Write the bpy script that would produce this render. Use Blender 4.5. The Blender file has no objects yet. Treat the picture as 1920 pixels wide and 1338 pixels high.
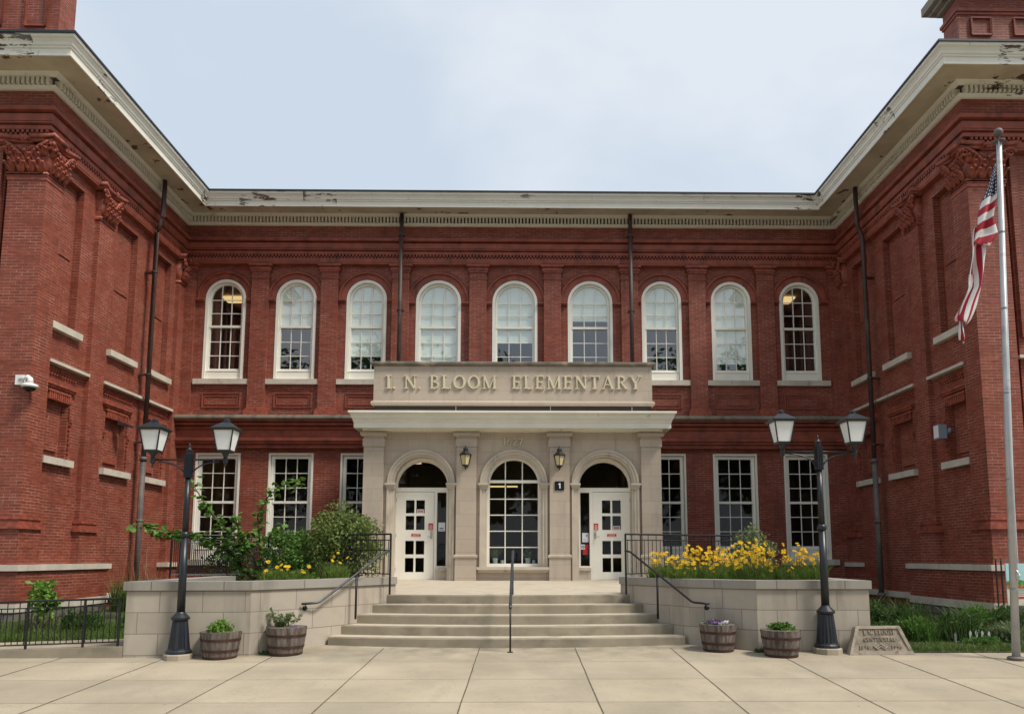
import bpy, math, random
from mathutils import Vector, Matrix
from mathutils.geometry import tessellate_polygon
R = math.radians
PI = math.pi
scene = bpy.context.scene

# ------------------------------------------------------------------ camera
PITCH = R(6.72)
cam_d = bpy.data.cameras.new("camera")
cam = bpy.data.objects.new("camera", cam_d)
scene.collection.objects.link(cam)
cam.location = (0.24, 0.0, 1.44)
cam.rotation_euler = (R(90) + PITCH, 0, R(-0.8))
cam_d.sensor_fit = 'HORIZONTAL'
cam_d.sensor_width = 36.0
cam_d.lens = 36.0 * 1400 / 1920
cam_d.shift_x = -37.5 / 1920
cam_d.shift_y = 209 / 1920
cam_d.clip_end = 3000
cam_d.clip_start = 0.05
scene.camera = cam

# ------------------------------------------------------------------ world, sun
SUN_DIR = Vector((0.62, -0.36, 1.0)).normalized()      # towards the sun
sun_el = math.asin(SUN_DIR.z)
sun_az = math.atan2(SUN_DIR.x, SUN_DIR.y)
world = bpy.data.worlds.new("World")
scene.world = world
world.use_nodes = True
wn = world.node_tree.nodes; wl = world.node_tree.links
wn.clear()
wo = wn.new('ShaderNodeOutputWorld')
sky = wn.new('ShaderNodeTexSky'); sky.sky_type = 'NISHITA'; sky.sun_disc = False
sky.sun_elevation = sun_el; sky.sun_rotation = sun_az
b1 = wn.new('ShaderNodeBackground'); b1.inputs[1].default_value = 0.10
wl.new(sky.outputs[0], b1.inputs[0])
tc = wn.new('ShaderNodeTexCoord')
mp = wn.new('ShaderNodeMapping'); mp.inputs['Scale'].default_value = (1.0, 1.0, 1.9)
mp.inputs['Location'].default_value = (0.35, 0.2, 0.1)
wl.new(tc.outputs['Generated'], mp.inputs[0])
nz = wn.new('ShaderNodeTexNoise'); nz.inputs['Scale'].default_value = 2.6
nz.inputs['Detail'].default_value = 6; nz.inputs['Roughness'].default_value = 0.48
nz.inputs['Distortion'].default_value = 0.4
wl.new(mp.outputs[0], nz.inputs[0])
cr = wn.new('ShaderNodeValToRGB')
cr.color_ramp.elements[0].position = 0.40; cr.color_ramp.elements[0].color = (0.50, 0.57, 0.655, 1)
cr.color_ramp.elements[1].position = 0.62; cr.color_ramp.elements[1].color = (0.62, 0.665, 0.72, 1)
wl.new(nz.outputs[0], cr.inputs[0])
b2 = wn.new('ShaderNodeBackground'); b2.inputs[1].default_value = 1.0
wl.new(cr.outputs[0], b2.inputs[0])
mx = wn.new('ShaderNodeMixShader'); mx.inputs[0].default_value = 0.9
wl.new(b1.outputs[0], mx.inputs[1]); wl.new(b2.outputs[0], mx.inputs[2])
wl.new(mx.outputs[0], wo.inputs[0])

sun_d = bpy.data.lights.new("sun", 'SUN')
sun_d.energy = 3.0; sun_d.angle = R(13); sun_d.color = (1.0, 0.93, 0.82)
sun = bpy.data.objects.new("sun", sun_d)
scene.collection.objects.link(sun)
sun.rotation_euler = SUN_DIR.to_track_quat('Z', 'Y').to_euler()
sun.location = (20, -20, 30)

scene.view_settings.view_transform = 'Standard'
scene.view_settings.look = 'None'
scene.view_settings.exposure = 0.4
scene.view_settings.gamma = 1.0
scene.render.engine = 'CYCLES'
scene.cycles.max_bounces = 8
scene.cycles.transparent_max_bounces = 16

# ------------------------------------------------------------------ materials
def newmat(name):
    m = bpy.data.materials.new(name); m.use_nodes = True
    nt = m.node_tree; nt.nodes.clear()
    out = nt.nodes.new('ShaderNodeOutputMaterial')
    bs = nt.nodes.new('ShaderNodeBsdfPrincipled')
    nt.links.new(bs.outputs[0], out.inputs[0])
    return m, nt, bs, out

def rgb(c): return (c[0], c[1], c[2], 1)

def noise_fac(nt, scale, detail=4, lo=0.4, hi=0.6, stretch=(1, 1, 1), coord='Object', rough=0.55):
    t = nt.nodes.new('ShaderNodeTexCoord')
    mpn = nt.nodes.new('ShaderNodeMapping'); mpn.inputs['Scale'].default_value = stretch
    nt.links.new(t.outputs[coord], mpn.inputs[0])
    n = nt.nodes.new('ShaderNodeTexNoise'); n.inputs['Scale'].default_value = scale
    n.inputs['Detail'].default_value = detail; n.inputs['Roughness'].default_value = rough
    nt.links.new(mpn.outputs[0], n.inputs[0])
    mr = nt.nodes.new('ShaderNodeMapRange')
    mr.inputs['From Min'].default_value = lo; mr.inputs['From Max'].default_value = hi
    nt.links.new(n.outputs[0], mr.inputs[0])
    return mr.outputs[0]

def mixc(nt, fac, a, b, typ='MIX'):
    mxn = nt.nodes.new('ShaderNodeMix'); mxn.data_type = 'RGBA'; mxn.blend_type = typ
    for sock, v in ((mxn.inputs[0], fac), (mxn.inputs[6], a), (mxn.inputs[7], b)):
        if hasattr(v, 'links') or hasattr(v, 'is_linked'): nt.links.new(v, sock)
        elif isinstance(v, (int, float)): sock.default_value = v
        else: sock.default_value = rgb(v)
    return mxn.outputs[2]

def mathn(nt, op, a, b=None):
    n = nt.nodes.new('ShaderNodeMath'); n.operation = op
    for i, v in enumerate((a, b)):
        if v is None: continue
        if isinstance(v, (int, float)): n.inputs[i].default_value = v
        else: nt.links.new(v, n.inputs[i])
    return n.outputs[0]

def bump(nt, bs, h, strength=0.3, dist=0.01):
    b = nt.nodes.new('ShaderNodeBump'); b.inputs['Strength'].default_value = strength
    b.inputs['Distance'].default_value = dist
    nt.links.new(h, b.inputs['Height']); nt.links.new(b.outputs[0], bs.inputs['Normal'])

def plain(name, col, rough=0.6, var=0.12, vscale=3, metal=0.0, bumpk=0.0, dirt=None, spec=0.4):
    m, nt, bs, out = newmat(name)
    dark = tuple(c * (1 - var) for c in col); lite = tuple(min(1, c * (1 + var)) for c in col)
    c = mixc(nt, noise_fac(nt, vscale, 5, 0.35, 0.65), dark, lite)
    if dirt:
        c = mixc(nt, noise_fac(nt, dirt[1], 6, dirt[2], dirt[3], dirt[4] if len(dirt) > 4 else (1, 1, 1)), c, dirt[0])
    nt.links.new(c, bs.inputs['Base Color'])
    bs.inputs['Roughness'].default_value = rough; bs.inputs['Metallic'].default_value = metal
    bs.inputs['Specular IOR Level'].default_value = spec
    if bumpk:
        bump(nt, bs, noise_fac(nt, 60, 4, 0, 1), bumpk, 0.005)
    return m

def brick_mat(name, c1, c2, mortar, bw=0.232, rh=0.0655, ms=0.006, stains=True, msm=0.2, frosty=0.0, offset=0.5, bumpk=0.35, vert=True):
    m, nt, bs, out = newmat(name)
    uv = nt.nodes.new('ShaderNodeUVMap'); uv.uv_map = 'UVMap'
    br = nt.nodes.new('ShaderNodeTexBrick')
    br.offset = offset
    br.inputs['Color1'].default_value = rgb(c1); br.inputs['Color2'].default_value = rgb(c2)
    br.inputs['Mortar'].default_value = rgb(mortar)
    br.inputs['Scale'].default_value = 1.0
    br.inputs['Mortar Size'].default_value = ms
    br.inputs['Mortar Smooth'].default_value = msm
    br.inputs['Brick Width'].default_value = bw
    br.inputs['Row Height'].default_value = rh
    nt.links.new(uv.outputs[0], br.inputs[0])
    c = br.outputs[0]
    if stains:    # joints come and go with old paint and repointing
        vis = mathn(nt, 'MULTIPLY', noise_fac(nt, 1.6, 6, 0.40, 0.66, (1, 1, 1.6), rough=0.65), br.outputs[1])
        c = mixc(nt, mathn(nt, 'SUBTRACT', br.outputs[1], vis), c, tuple(x * 0.95 for x in c1))
        vb = nt.nodes.new('ShaderNodeTexNoise'); vb.inputs['Scale'].default_value = 1.0; vb.inputs['Detail'].default_value = 0
        mpv = nt.nodes.new('ShaderNodeMapping'); mpv.inputs['Scale'].default_value = (4.3, 15.3, 1)
        nt.links.new(uv.outputs[0], mpv.inputs[0]); nt.links.new(mpv.outputs[0], vb.inputs[0])
        mrv = nt.nodes.new('ShaderNodeMapRange'); mrv.inputs['From Min'].default_value = 0.35; mrv.inputs['From Max'].default_value = 0.68
        nt.links.new(vb.outputs[0], mrv.inputs[0])
        c = mixc(nt, mathn(nt, 'MULTIPLY', mrv.outputs[0], 0.55), c, mixc(nt, 1.0, c, (0.62, 0.60, 0.60), 'MULTIPLY'))
    # broad tone variation of the walling
    c = mixc(nt, noise_fac(nt, 0.55, 5, 0.35, 0.7), c, mixc(nt, 0.8, c, (0.86, 0.82, 0.8), 'MULTIPLY'))
    c = mixc(nt, noise_fac(nt, 7, 5, 0.45, 0.75, (1, 1, 3) if stains else (1, 1, 1)), c, mixc(nt, 0.6 if stains else 0.18, c, (0.70, 0.64, 0.62), 'MULTIPLY'))
    if stains:   # rain streaks and pale bloom
        f = noise_fac(nt, 1.0, 7, 0.56, 0.74, (3.5, 3.5, 0.55))
        c = mixc(nt, mathn(nt, 'MULTIPLY', f, 0.45), c, (0.085, 0.035, 0.028))
        f2 = noise_fac(nt, 2.3, 8, 0.62, 0.78, (1.5, 1.5, 0.6), rough=0.7)
        c = mixc(nt, mathn(nt, 'MULTIPLY', f2, 0.30 + frosty), c, (0.42, 0.27, 0.23))
    nt.links.new(c, bs.inputs['Base Color'])
    bs.inputs['Roughness'].default_value = 0.62
    bs.inputs['Specular IOR Level'].default_value = 0.35
    inv = mathn(nt, 'SUBTRACT', 1.0, br.outputs[1])
    h = mathn(nt, 'ADD', inv, mathn(nt, 'MULTIPLY', noise_fac(nt, 45, 3, 0, 1), 0.35))
    bump(nt, bs, h, bumpk, 0.006)
    return m

BR1 = (0.300, 0.077, 0.046); BR2 = (0.225, 0.058, 0.036); BRM = (0.54, 0.29, 0.22)
M = {}
M['brick'] = brick_mat('red_brick', BR1, BR2, BRM, ms=0.0065)
M['redpaint'] = plain('red_moulding', (0.275, 0.070, 0.042), 0.6, 0.22, 4, dirt=((0.09, 0.035, 0.028), 1.4, 0.55, 0.75, (2, 2, 1)), bumpk=0.15)
M['terracotta'] = plain('terracotta', (0.305, 0.076, 0.046), 0.55, 0.25, 9, dirt=((0.10, 0.035, 0.028), 5, 0.5, 0.75), bumpk=0.2)
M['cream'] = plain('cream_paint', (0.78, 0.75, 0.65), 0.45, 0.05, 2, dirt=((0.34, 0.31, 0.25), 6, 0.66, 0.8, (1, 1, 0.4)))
def cornice_mat():
    m, nt, bs, out = newmat('weathered_cornice_paint')
    c = mixc(nt, noise_fac(nt, 1.2, 5, 0.3, 0.7), (0.74, 0.72, 0.63), (0.82, 0.80, 0.71))
    zone = noise_fac(nt, 0.45, 2, 0.59, 0.66)
    tcx = nt.nodes.new('ShaderNodeTexCoord')
    for cx_, cy_, rr_ in ((-7.2, 20.6, 1.2), (-5.6, 20.6, .8), (-10.1, 14.1, .8), (10.5, 14.1, .8), (-8.9, 20.6, .5), (8.6, 20.6, .7), (-8.9, 15.5, .6), (8.85, 16.5, .6)):
        sb = nt.nodes.new('ShaderNodeVectorMath'); sb.operation = 'SUBTRACT'; sb.inputs[1].default_value = (cx_, cy_, 0)
        nt.links.new(tcx.outputs['Object'], sb.inputs[0])
        ml = nt.nodes.new('ShaderNodeVectorMath'); ml.operation = 'MULTIPLY'; ml.inputs[1].default_value = (1, 1, 0); nt.links.new(sb.outputs[0], ml.inputs[0])
        ln_ = nt.nodes.new('ShaderNodeVectorMath'); ln_.operation = 'LENGTH'; nt.links.new(ml.outputs[0], ln_.inputs[0])
        zone = mathn(nt, 'MAXIMUM', zone, mathn(nt, 'LESS_THAN', ln_.outputs['Value'], rr_ * .6))
    spots = noise_fac(nt, 1.7, 9, 0.535, 0.555, (1, 1, 4.5), rough=0.70)
    flake = mixc(nt, noise_fac(nt, 1.1, 2, 0.45, 0.55), (0.17, 0.165, 0.155), (0.10, 0.055, 0.040))
    c = mixc(nt, mathn(nt, 'MULTIPLY', zone, spots), c, flake)
    f = noise_fac(nt, 9, 6, 0.64, 0.72, (1, 1, 0.4))
    c = mixc(nt, mathn(nt, 'MULTIPLY', f, 0.4), c, (0.30, 0.27, 0.22))
    nt.links.new(c, bs.inputs['Base Color']); bs.inputs['Roughness'].default_value = 0.6
    bump(nt, bs, spots, 0.3, 0.004)
    return m
M['cornice'] = cornice_mat()
M['white'] = plain('white_window_paint', (0.84, 0.82, 0.73), 0.4, 0.03, 2)
M['doorwhite'] = plain('white_door_paint', (0.86, 0.83, 0.73), 0.35, 0.03, 2)
M['dentshade'] = plain('dentil_shade_paint', (0.075, 0.062, 0.048), 0.9, 0.3, 8)  # dark colour that paints shade into the gaps between the dentils
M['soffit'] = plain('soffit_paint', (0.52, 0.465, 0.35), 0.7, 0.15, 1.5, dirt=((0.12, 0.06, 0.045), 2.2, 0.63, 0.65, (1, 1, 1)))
M['roofedge'] = plain('dark_roof_edge', (0.02, 0.025, 0.03), 0.5)
M['roof'] = plain('flat_roof', (0.12, 0.12, 0.12), 0.9)
LS = (0.52, 0.445, 0.36)
def stone_mat(name, base, joint, bw, rh, ms, streak=0.4, vari=0.06, offset=0.5):
    m = brick_mat(name, base, tuple(c * (1 - vari) for c in base), joint, bw, rh, ms, stains=False, msm=0.1, bumpk=0.15, offset=offset)
    nt = m.node_tree; bs = [n for n in nt.nodes if n.type == 'BSDF_PRINCIPLED'][0]
    src = bs.inputs['Base Color'].links[0].from_socket
    f = noise_fac(nt, 1.0, 6, 0.54, 0.78, (3.2, 3.2, 0.5))
    c = mixc(nt, mathn(nt, 'MULTIPLY', f, streak), src, tuple(c * 0.36 for c in base))
    nt.links.new(c, bs.inputs['Base Color'])
    bs.inputs['Roughness'].default_value = 0.8
    return m
M['limestone'] = stone_mat('portico_limestone', LS, (0.36, 0.30, 0.24), 0.86, 0.31, 0.004, 0.35, vari=0.10)
M['limeplain'] = plain('carved_limestone', (0.52, 0.455, 0.37), 0.8, 0.08, 2.5, dirt=((0.24, 0.20, 0.155), 1.5, 0.6, 0.8, (3, 3, 0.6)), bumpk=0.1)
M['planter'] = stone_mat('planter_blocks', (0.455, 0.405, 0.335), (0.23, 0.20, 0.16), 0.62, 0.31, 0.0065, 0.6, vari=0.16)
M['coping'] = stone_mat('grey_coping', (0.31, 0.295, 0.26), (0.14, 0.12, 0.10), 1.05, 2.0, 0.008, 0.7, offset=0)
M['sill'] = plain('sill_stone', (0.55, 0.50, 0.42), 0.8, 0.1, 3, dirt=((0.28, 0.24, 0.20), 2.5, 0.6, 0.8, (2, 2, 1)), bumpk=0.1)
M['greystone'] = plain('grey_belt_stone', (0.26, 0.225, 0.18), 0.8, 0.15, 2, dirt=((0.12, 0.10, 0.08), 2, 0.5, 0.75, (2, 2, .5)))
M['darkcap'] = plain('darkened_stone_cap', (0.15, 0.13, 0.105), 0.85, 0.25, 3, dirt=((0.33, 0.28, 0.22), 2.0, 0.58, 0.7))
M['rubble'] = stone_mat('rough_base_stone', (0.17, 0.15, 0.14), (0.05, 0.045, 0.04), 0.35, 0.17, 0.015, 0.6)
M['flash'] = plain('brown_metal_flashing', (0.045, 0.032, 0.03), 0.5, 0.15)
M['tread'] = plain('toplit_tread_concrete', (0.49, 0.425, 0.33), 0.85, 0.1, 2, dirt=((0.27, 0.23, 0.17), 2.0, 0.55, 0.8), bumpk=0.2)  # lighter than the step body: light from above put into the tread colour
M['steps'] = plain('step_concrete', (0.29, 0.25, 0.185), 0.85, 0.14, 2, dirt=((0.17, 0.145, 0.11), 2.5, 0.50, 0.8, (1, 1, 1.5)), bumpk=0.25)  # darker body colour paints the shade on the risers
def plaza_mat():
    m, nt, bs, out = newmat('plaza_concrete')
    c = mixc(nt, noise_fac(nt, 0.8, 6, 0.3, 0.7), (0.355, 0.30, 0.215), (0.475, 0.405, 0.295))
    c = mixc(nt, mathn(nt, 'MULTIPLY', noise_fac(nt, 1.3, 6, 0.5, 0.75, (0.5, 1.6, 1)), 0.4), c, (0.33, 0.275, 0.20))
    c = mixc(nt, mathn(nt, 'MULTIPLY', noise_fac(nt, 28, 4, 0.60, 0.74), 0.7), c, (0.28, 0.24, 0.18))
    t0 = nt.nodes.new('ShaderNodeTexCoord')
    vo = nt.nodes.new('ShaderNodeTexVoronoi'); vo.inputs['Scale'].default_value = 2.3
    nt.links.new(t0.outputs['Object'], vo.inputs[0])
    c = mixc(nt, mathn(nt, 'MULTIPLY', mathn(nt, 'LESS_THAN', vo.outputs[0], 0.045), 0.65), c, (0.17, 0.145, 0.115))
    br = nt.nodes.new('ShaderNodeTexBrick'); br.offset = 0.0
    br.inputs['Color1'].default_value = (1, 1, 1, 1); br.inputs['Color2'].default_value = (0.78, 0.79, 0.80, 1); br.inputs['Mortar'].default_value = (0.95, 0.95, 0.95, 1)
    br.inputs['Scale'].default_value = 1.0; br.inputs['Mortar Size'].default_value = 0.0; br.inputs['Brick Width'].default_value = 1.51; br.inputs['Row Height'].default_value = 1.205
    mpb = nt.nodes.new('ShaderNodeMapping'); mpb.inputs['Location'].default_value = (0.42 + 15.1, -10.9 + 24.1, 0)
    nt.links.new(t0.outputs['Object'], mpb.inputs[0]); nt.links.new(mpb.outputs[0], br.inputs[0])
    c = mixc(nt, 0.75, c, br.outputs[0], 'MULTIPLY')
    mu = nt.nodes.new('ShaderNodeTexNoise'); mu.inputs['Scale'].default_value = 0.9; mu.inputs['Detail'].default_value = 7; mu.inputs['Roughness'].default_value = 0.62; mu.inputs['Distortion'].default_value = 1.2
    nt.links.new(t0.outputs['Object'], mu.inputs[0])
    ab = mathn(nt, 'ABSOLUTE', mathn(nt, 'SUBTRACT', mu.outputs[0], 0.5))
    c = mixc(nt, mathn(nt, 'MULTIPLY', mathn(nt, 'LESS_THAN', ab, 0.0016), 0.45), c, (0.19, 0.165, 0.13))
    # patchy darkening towards the foot of the walls and steps, and rain-run stains
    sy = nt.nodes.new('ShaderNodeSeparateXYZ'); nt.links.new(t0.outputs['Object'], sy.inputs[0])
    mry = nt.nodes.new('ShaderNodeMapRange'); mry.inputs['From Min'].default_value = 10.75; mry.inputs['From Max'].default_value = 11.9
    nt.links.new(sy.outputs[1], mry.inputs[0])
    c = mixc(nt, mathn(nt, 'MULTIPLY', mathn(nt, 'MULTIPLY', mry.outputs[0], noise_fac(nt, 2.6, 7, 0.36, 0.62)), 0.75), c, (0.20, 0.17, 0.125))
    c = mixc(nt, mathn(nt, 'MULTIPLY', noise_fac(nt, 0.7, 8, 0.52, 0.66, (1.6, 0.8, 1), rough=0.68), 0.45), c, (0.27, 0.23, 0.175))
    nt.links.new(c, bs.inputs['Base Color']); bs.inputs['Roughness'].default_value = 0.85
    bump(nt, bs, noise_fac(nt, 50, 5, 0, 1), 0.25, 0.004)
    return m
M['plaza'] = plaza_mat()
M['joint'] = plain('joint_dirt', (0.11, 0.09, 0.065), 0.95, 0.4, 12)
M['jointfine'] = plain('fine_joint', (0.26, 0.215, 0.155), 0.95, 0.4, 12)
M['asphalt'] = plain('asphalt', (0.05, 0.05, 0.05), 0.9)
M['lawn'] = plain('lawn_soil', (0.05, 0.062, 0.024), 0.95, 0.4, 3)
M['soil'] = plain('bed_soil', (0.05, 0.035, 0.022), 0.95, 0.4, 6)
M['iron'] = plain('black_iron', (0.012, 0.012, 0.013), 0.45, 0.2, 6)
M['greyrail'] = plain('worn_grey_rail', (0.06, 0.065, 0.075), 0.4, 0.2, 6, metal=0.4)
M['lampblack'] = plain('lamp_post_paint', (0.012, 0.015, 0.021), 0.38, 0.2, 4, spec=0.5)
M['frost'] = plain('frosted_lamp_glass', (0.80, 0.82, 0.82), 0.35, 0.02)
M['amber'] = plain('amber_lantern_glass', (0.62, 0.54, 0.30), 0.3, 0.05)
M['letter'] = plain('gilt_letters', (0.64, 0.575, 0.42), 0.45, 0.06, 4)
def glass_mat(name, ior=1.62, tint=(0.82, 0.88, 0.86)):
    m, nt, bs, out = newmat(name); nt.nodes.remove(bs)
    fr = nt.nodes.new('ShaderNodeFresnel'); gm = nt.nodes.new('ShaderNodeNewGeometry')      # same reflectance seen from either side of the thin pane
    mr = nt.nodes.new('ShaderNodeMapRange'); mr.inputs['To Min'].default_value = ior; mr.inputs['To Max'].default_value = 1 / ior
    nt.links.new(gm.outputs['Backfacing'], mr.inputs[0]); nt.links.new(mr.outputs[0], fr.inputs[0])
    tr = nt.nodes.new('ShaderNodeBsdfTransparent'); tr.inputs[0].default_value = rgb(tint)
    gl = nt.nodes.new('ShaderNodeBsdfGlossy'); gl.inputs['Roughness'].default_value = 0.015
    b = nt.nodes.new('ShaderNodeBump'); b.inputs['Strength'].default_value = 0.06; b.inputs['Distance'].default_value = 0.02
    nt.links.new(noise_fac(nt, 1.4, 1, 0, 1), b.inputs['Height']); nt.links.new(b.outputs[0], gl.inputs['Normal'])
    ms = nt.nodes.new('ShaderNodeMixShader')
    nt.links.new(fr.outputs[0], ms.inputs[0]); nt.links.new(tr.outputs[0], ms.inputs[1]); nt.links.new(gl.outputs[0], ms.inputs[2])
    nt.links.new(ms.outputs[0], out.inputs[0])
    return m
M['glass'] = glass_mat('window_glass', 1.45)
M['glassup'] = glass_mat('upper_window_glass', 2.6, (0.95, 0.98, 0.96))
def blind_mat():
    m, nt, bs, out = newmat('venetian_blind')
    uv = nt.nodes.new('ShaderNodeUVMap'); uv.uv_map = 'UVMap'
    w = nt.nodes.new('ShaderNodeTexWave'); w.bands_direction = 'Y'; w.inputs['Scale'].default_value = 4.0
    w.inputs['Distortion'].default_value = 0.05
    nt.links.new(uv.outputs[0], w.inputs[0])
    c = mixc(nt, w.outputs[1], (0.80, 0.87, 0.82), (0.90, 0.95, 0.91))
    nt.links.new(c, bs.inputs['Base Color']); bs.inputs['Roughness'].default_value = 0.6
    return m
M['blind'] = blind_mat()
M['interior'] = plain('dim_room', (0.26, 0.21, 0.165), 0.9)
M['curtain'] = plain('brown_curtain', (0.06, 0.035, 0.028), 0.9)
def emis(name, col, s):
    m, nt, bs, out = newmat(name)
    bs.inputs['Base Color'].default_value = rgb(col); bs.inputs['Emission Color'].default_value = rgb(col)
    bs.inputs['Emission Strength'].default_value = s
    return m
M['tubelight'] = emis('ceiling_light', (1.0, 0.70, 0.30), 0.75)
M['pipe'] = plain('brown_downpipe', (0.065, 0.040, 0.034), 0.5, 0.2, 3, dirt=((0.12, 0.10, 0.09), 2, 0.55, 0.7, (2, 2, .5)))
M['pipelow'] = plain('grey_iron_pipe', (0.12, 0.10, 0.095), 0.6, 0.3, 3, dirt=((0.20, 0.17, 0.15), 2, 0.5, 0.7, (4, 4, .5)))
def wood_mat():
    m, nt, bs, out = newmat('weathered_oak')
    uv = nt.nodes.new('ShaderNodeTexCoord')
    c = mixc(nt, noise_fac(nt, 6, 6, 0.35, 0.68, (3, 3, 0.35)), (0.06, 0.046, 0.038), (0.21, 0.175, 0.15))
    nt.links.new(c, bs.inputs['Base Color']); bs.inputs['Roughness'].default_value = 0.85
    bump(nt, bs, noise_fac(nt, 30, 4, 0, 1, (3, 3, .3)), 0.4, 0.004)
    return m
M['wood'] = wood_mat()
M['rust'] = plain('rusty_hoop', (0.060, 0.026, 0.019), 0.75, 0.35, 9)
M['concrete'] = plain('lamp_footing_concrete', (0.34, 0.29, 0.22), 0.9, 0.12, 4)
M['memorial'] = plain('memorial_stone', (0.33, 0.28, 0.22), 0.85, 0.2, 6, dirt=((0.14, 0.12, 0.09), 7, 0.5, 0.75), bumpk=0.4)
M['memorialface'] = plain('memorial_recess', (0.25, 0.21, 0.165), 0.9, 0.3, 10, dirt=((0.45, 0.37, 0.28), 4, 0.58, 0.7), bumpk=0.6)
M['galv'] = plain('brushed_aluminium', (0.46, 0.47, 0.48), 0.45, 0.12, 3, metal=0.35, dirt=((0.20, 0.19, 0.18), 3, 0.6, 0.75, (1, 1, 2)))
M['plasticwhite'] = plain('white_plastic', (0.78, 0.78, 0.76), 0.35, 0.03)
M['plasticgrey'] = plain('grey_plastic', (0.24, 0.27, 0.32), 0.5, 0.05)
M['black'] = plain('black_plate', (0.010, 0.010, 0.012), 0.35, 0.05)
M['signred'] = plain('red_notice', (0.55, 0.025, 0.03), 0.4, 0.06)
M['paper'] = plain('white_paper', (0.72, 0.74, 0.80), 0.6, 0.03)
M['paperpink'] = plain('pink_notice', (0.50, 0.20, 0.22), 0.6, 0.1)
M['ink'] = plain('dark_print', (0.06, 0.06, 0.08), 0.6, 0.1)
M['whiteprint'] = plain('white_print', (0.8, 0.7, 0.7), 0.6, 0.1)
M['picket'] = plain('picket_paint', (0.50, 0.50, 0.47), 0.5, 0.05)
M['skyprint'] = plain('printed_sky', (0.42, 0.70, 0.72), 0.5, 0.04)
M['greenprint'] = plain('printed_plants', (0.10, 0.26, 0.06), 0.5, 0.5, 20)
M['orangeprint'] = plain('printed_flowers', (0.50, 0.16, 0.04), 0.5, 0.5, 20)
M['creamprint'] = plain('printed_cream', (0.70, 0.66, 0.52), 0.5, 0.04)
M['blueprint'] = plain('printed_blue', (0.05, 0.10, 0.35), 0.5, 0.04)
def leaf_mat(name, a, b, scale=14, trans=0.3):
    m, nt, bs, out = newmat(name)
    c = mixc(nt, noise_fac(nt, scale, 3, 0.35, 0.65), a, b)
    nt.links.new(c, bs.inputs['Base Color']); bs.inputs['Roughness'].default_value = 0.55
    bs.inputs['Specular IOR Level'].default_value = 0.3
    t = nt.nodes.new('ShaderNodeBsdfTranslucent'); nt.links.new(c, t.inputs[0])
    ms = nt.nodes.new('ShaderNodeMixShader'); ms.inputs[0].default_value = trans
    nt.links.new(bs.outputs[0], ms.inputs[1]); nt.links.new(t.outputs[0], ms.inputs[2])
    nt.links.new(ms.outputs[0], out.inputs[0])
    return m
M['leafolive'] = leaf_mat('olive_leaves', (0.10, 0.15, 0.035), (0.22, 0.28, 0.08))
M['leafgreen'] = leaf_mat('green_leaves', (0.05, 0.12, 0.02), (0.14, 0.26, 0.05))
M['leafbig'] = leaf_mat('broad_leaves', (0.07, 0.16, 0.025), (0.16, 0.30, 0.06), 6)
M['leafdark'] = leaf_mat('dark_leaves', (0.03, 0.07, 0.018), (0.09, 0.16, 0.035))
M['leafbright'] = leaf_mat('bright_leaves', (0.09, 0.19, 0.025), (0.20, 0.35, 0.06))
M['leafgrey'] = leaf_mat('grey_green_leaves', (0.12, 0.16, 0.07), (0.25, 0.31, 0.15))
M['grass'] = leaf_mat('grass_blades', (0.055, 0.10, 0.018), (0.14, 0.21, 0.045), 8)
M['coreopsisleaf'] = leaf_mat('feathery_green_leaves', (0.09, 0.16, 0.025), (0.21, 0.30, 0.06), 9)
M['straw'] = leaf_mat('dry_grass', (0.26, 0.20, 0.10), (0.36, 0.29, 0.16), 8)
M['petal'] = leaf_mat('yellow_petals', (0.74, 0.44, 0.008), (0.86, 0.60, 0.02), 20, 0.2)
M['flowerheart'] = plain('orange_flower_centre', (0.45, 0.20, 0.02), 0.8)
M['purple'] = leaf_mat('purple_petals', (0.10, 0.035, 0.14), (0.32, 0.20, 0.42), 30, 0.2)
M['whitepetal'] = leaf_mat('white_petals', (0.6, 0.6, 0.62), (0.8, 0.8, 0.8), 20, 0.2)
M['bark'] = plain('bark', (0.10, 0.07, 0.05), 0.9, 0.3, 8, bumpk=0.4)
M['stem'] = plain('green_stem', (0.10, 0.12, 0.04), 0.8, 0.2, 8)
M['pot'] = plain('white_pot', (0.6, 0.62, 0.64), 0.4, 0.05)
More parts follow.
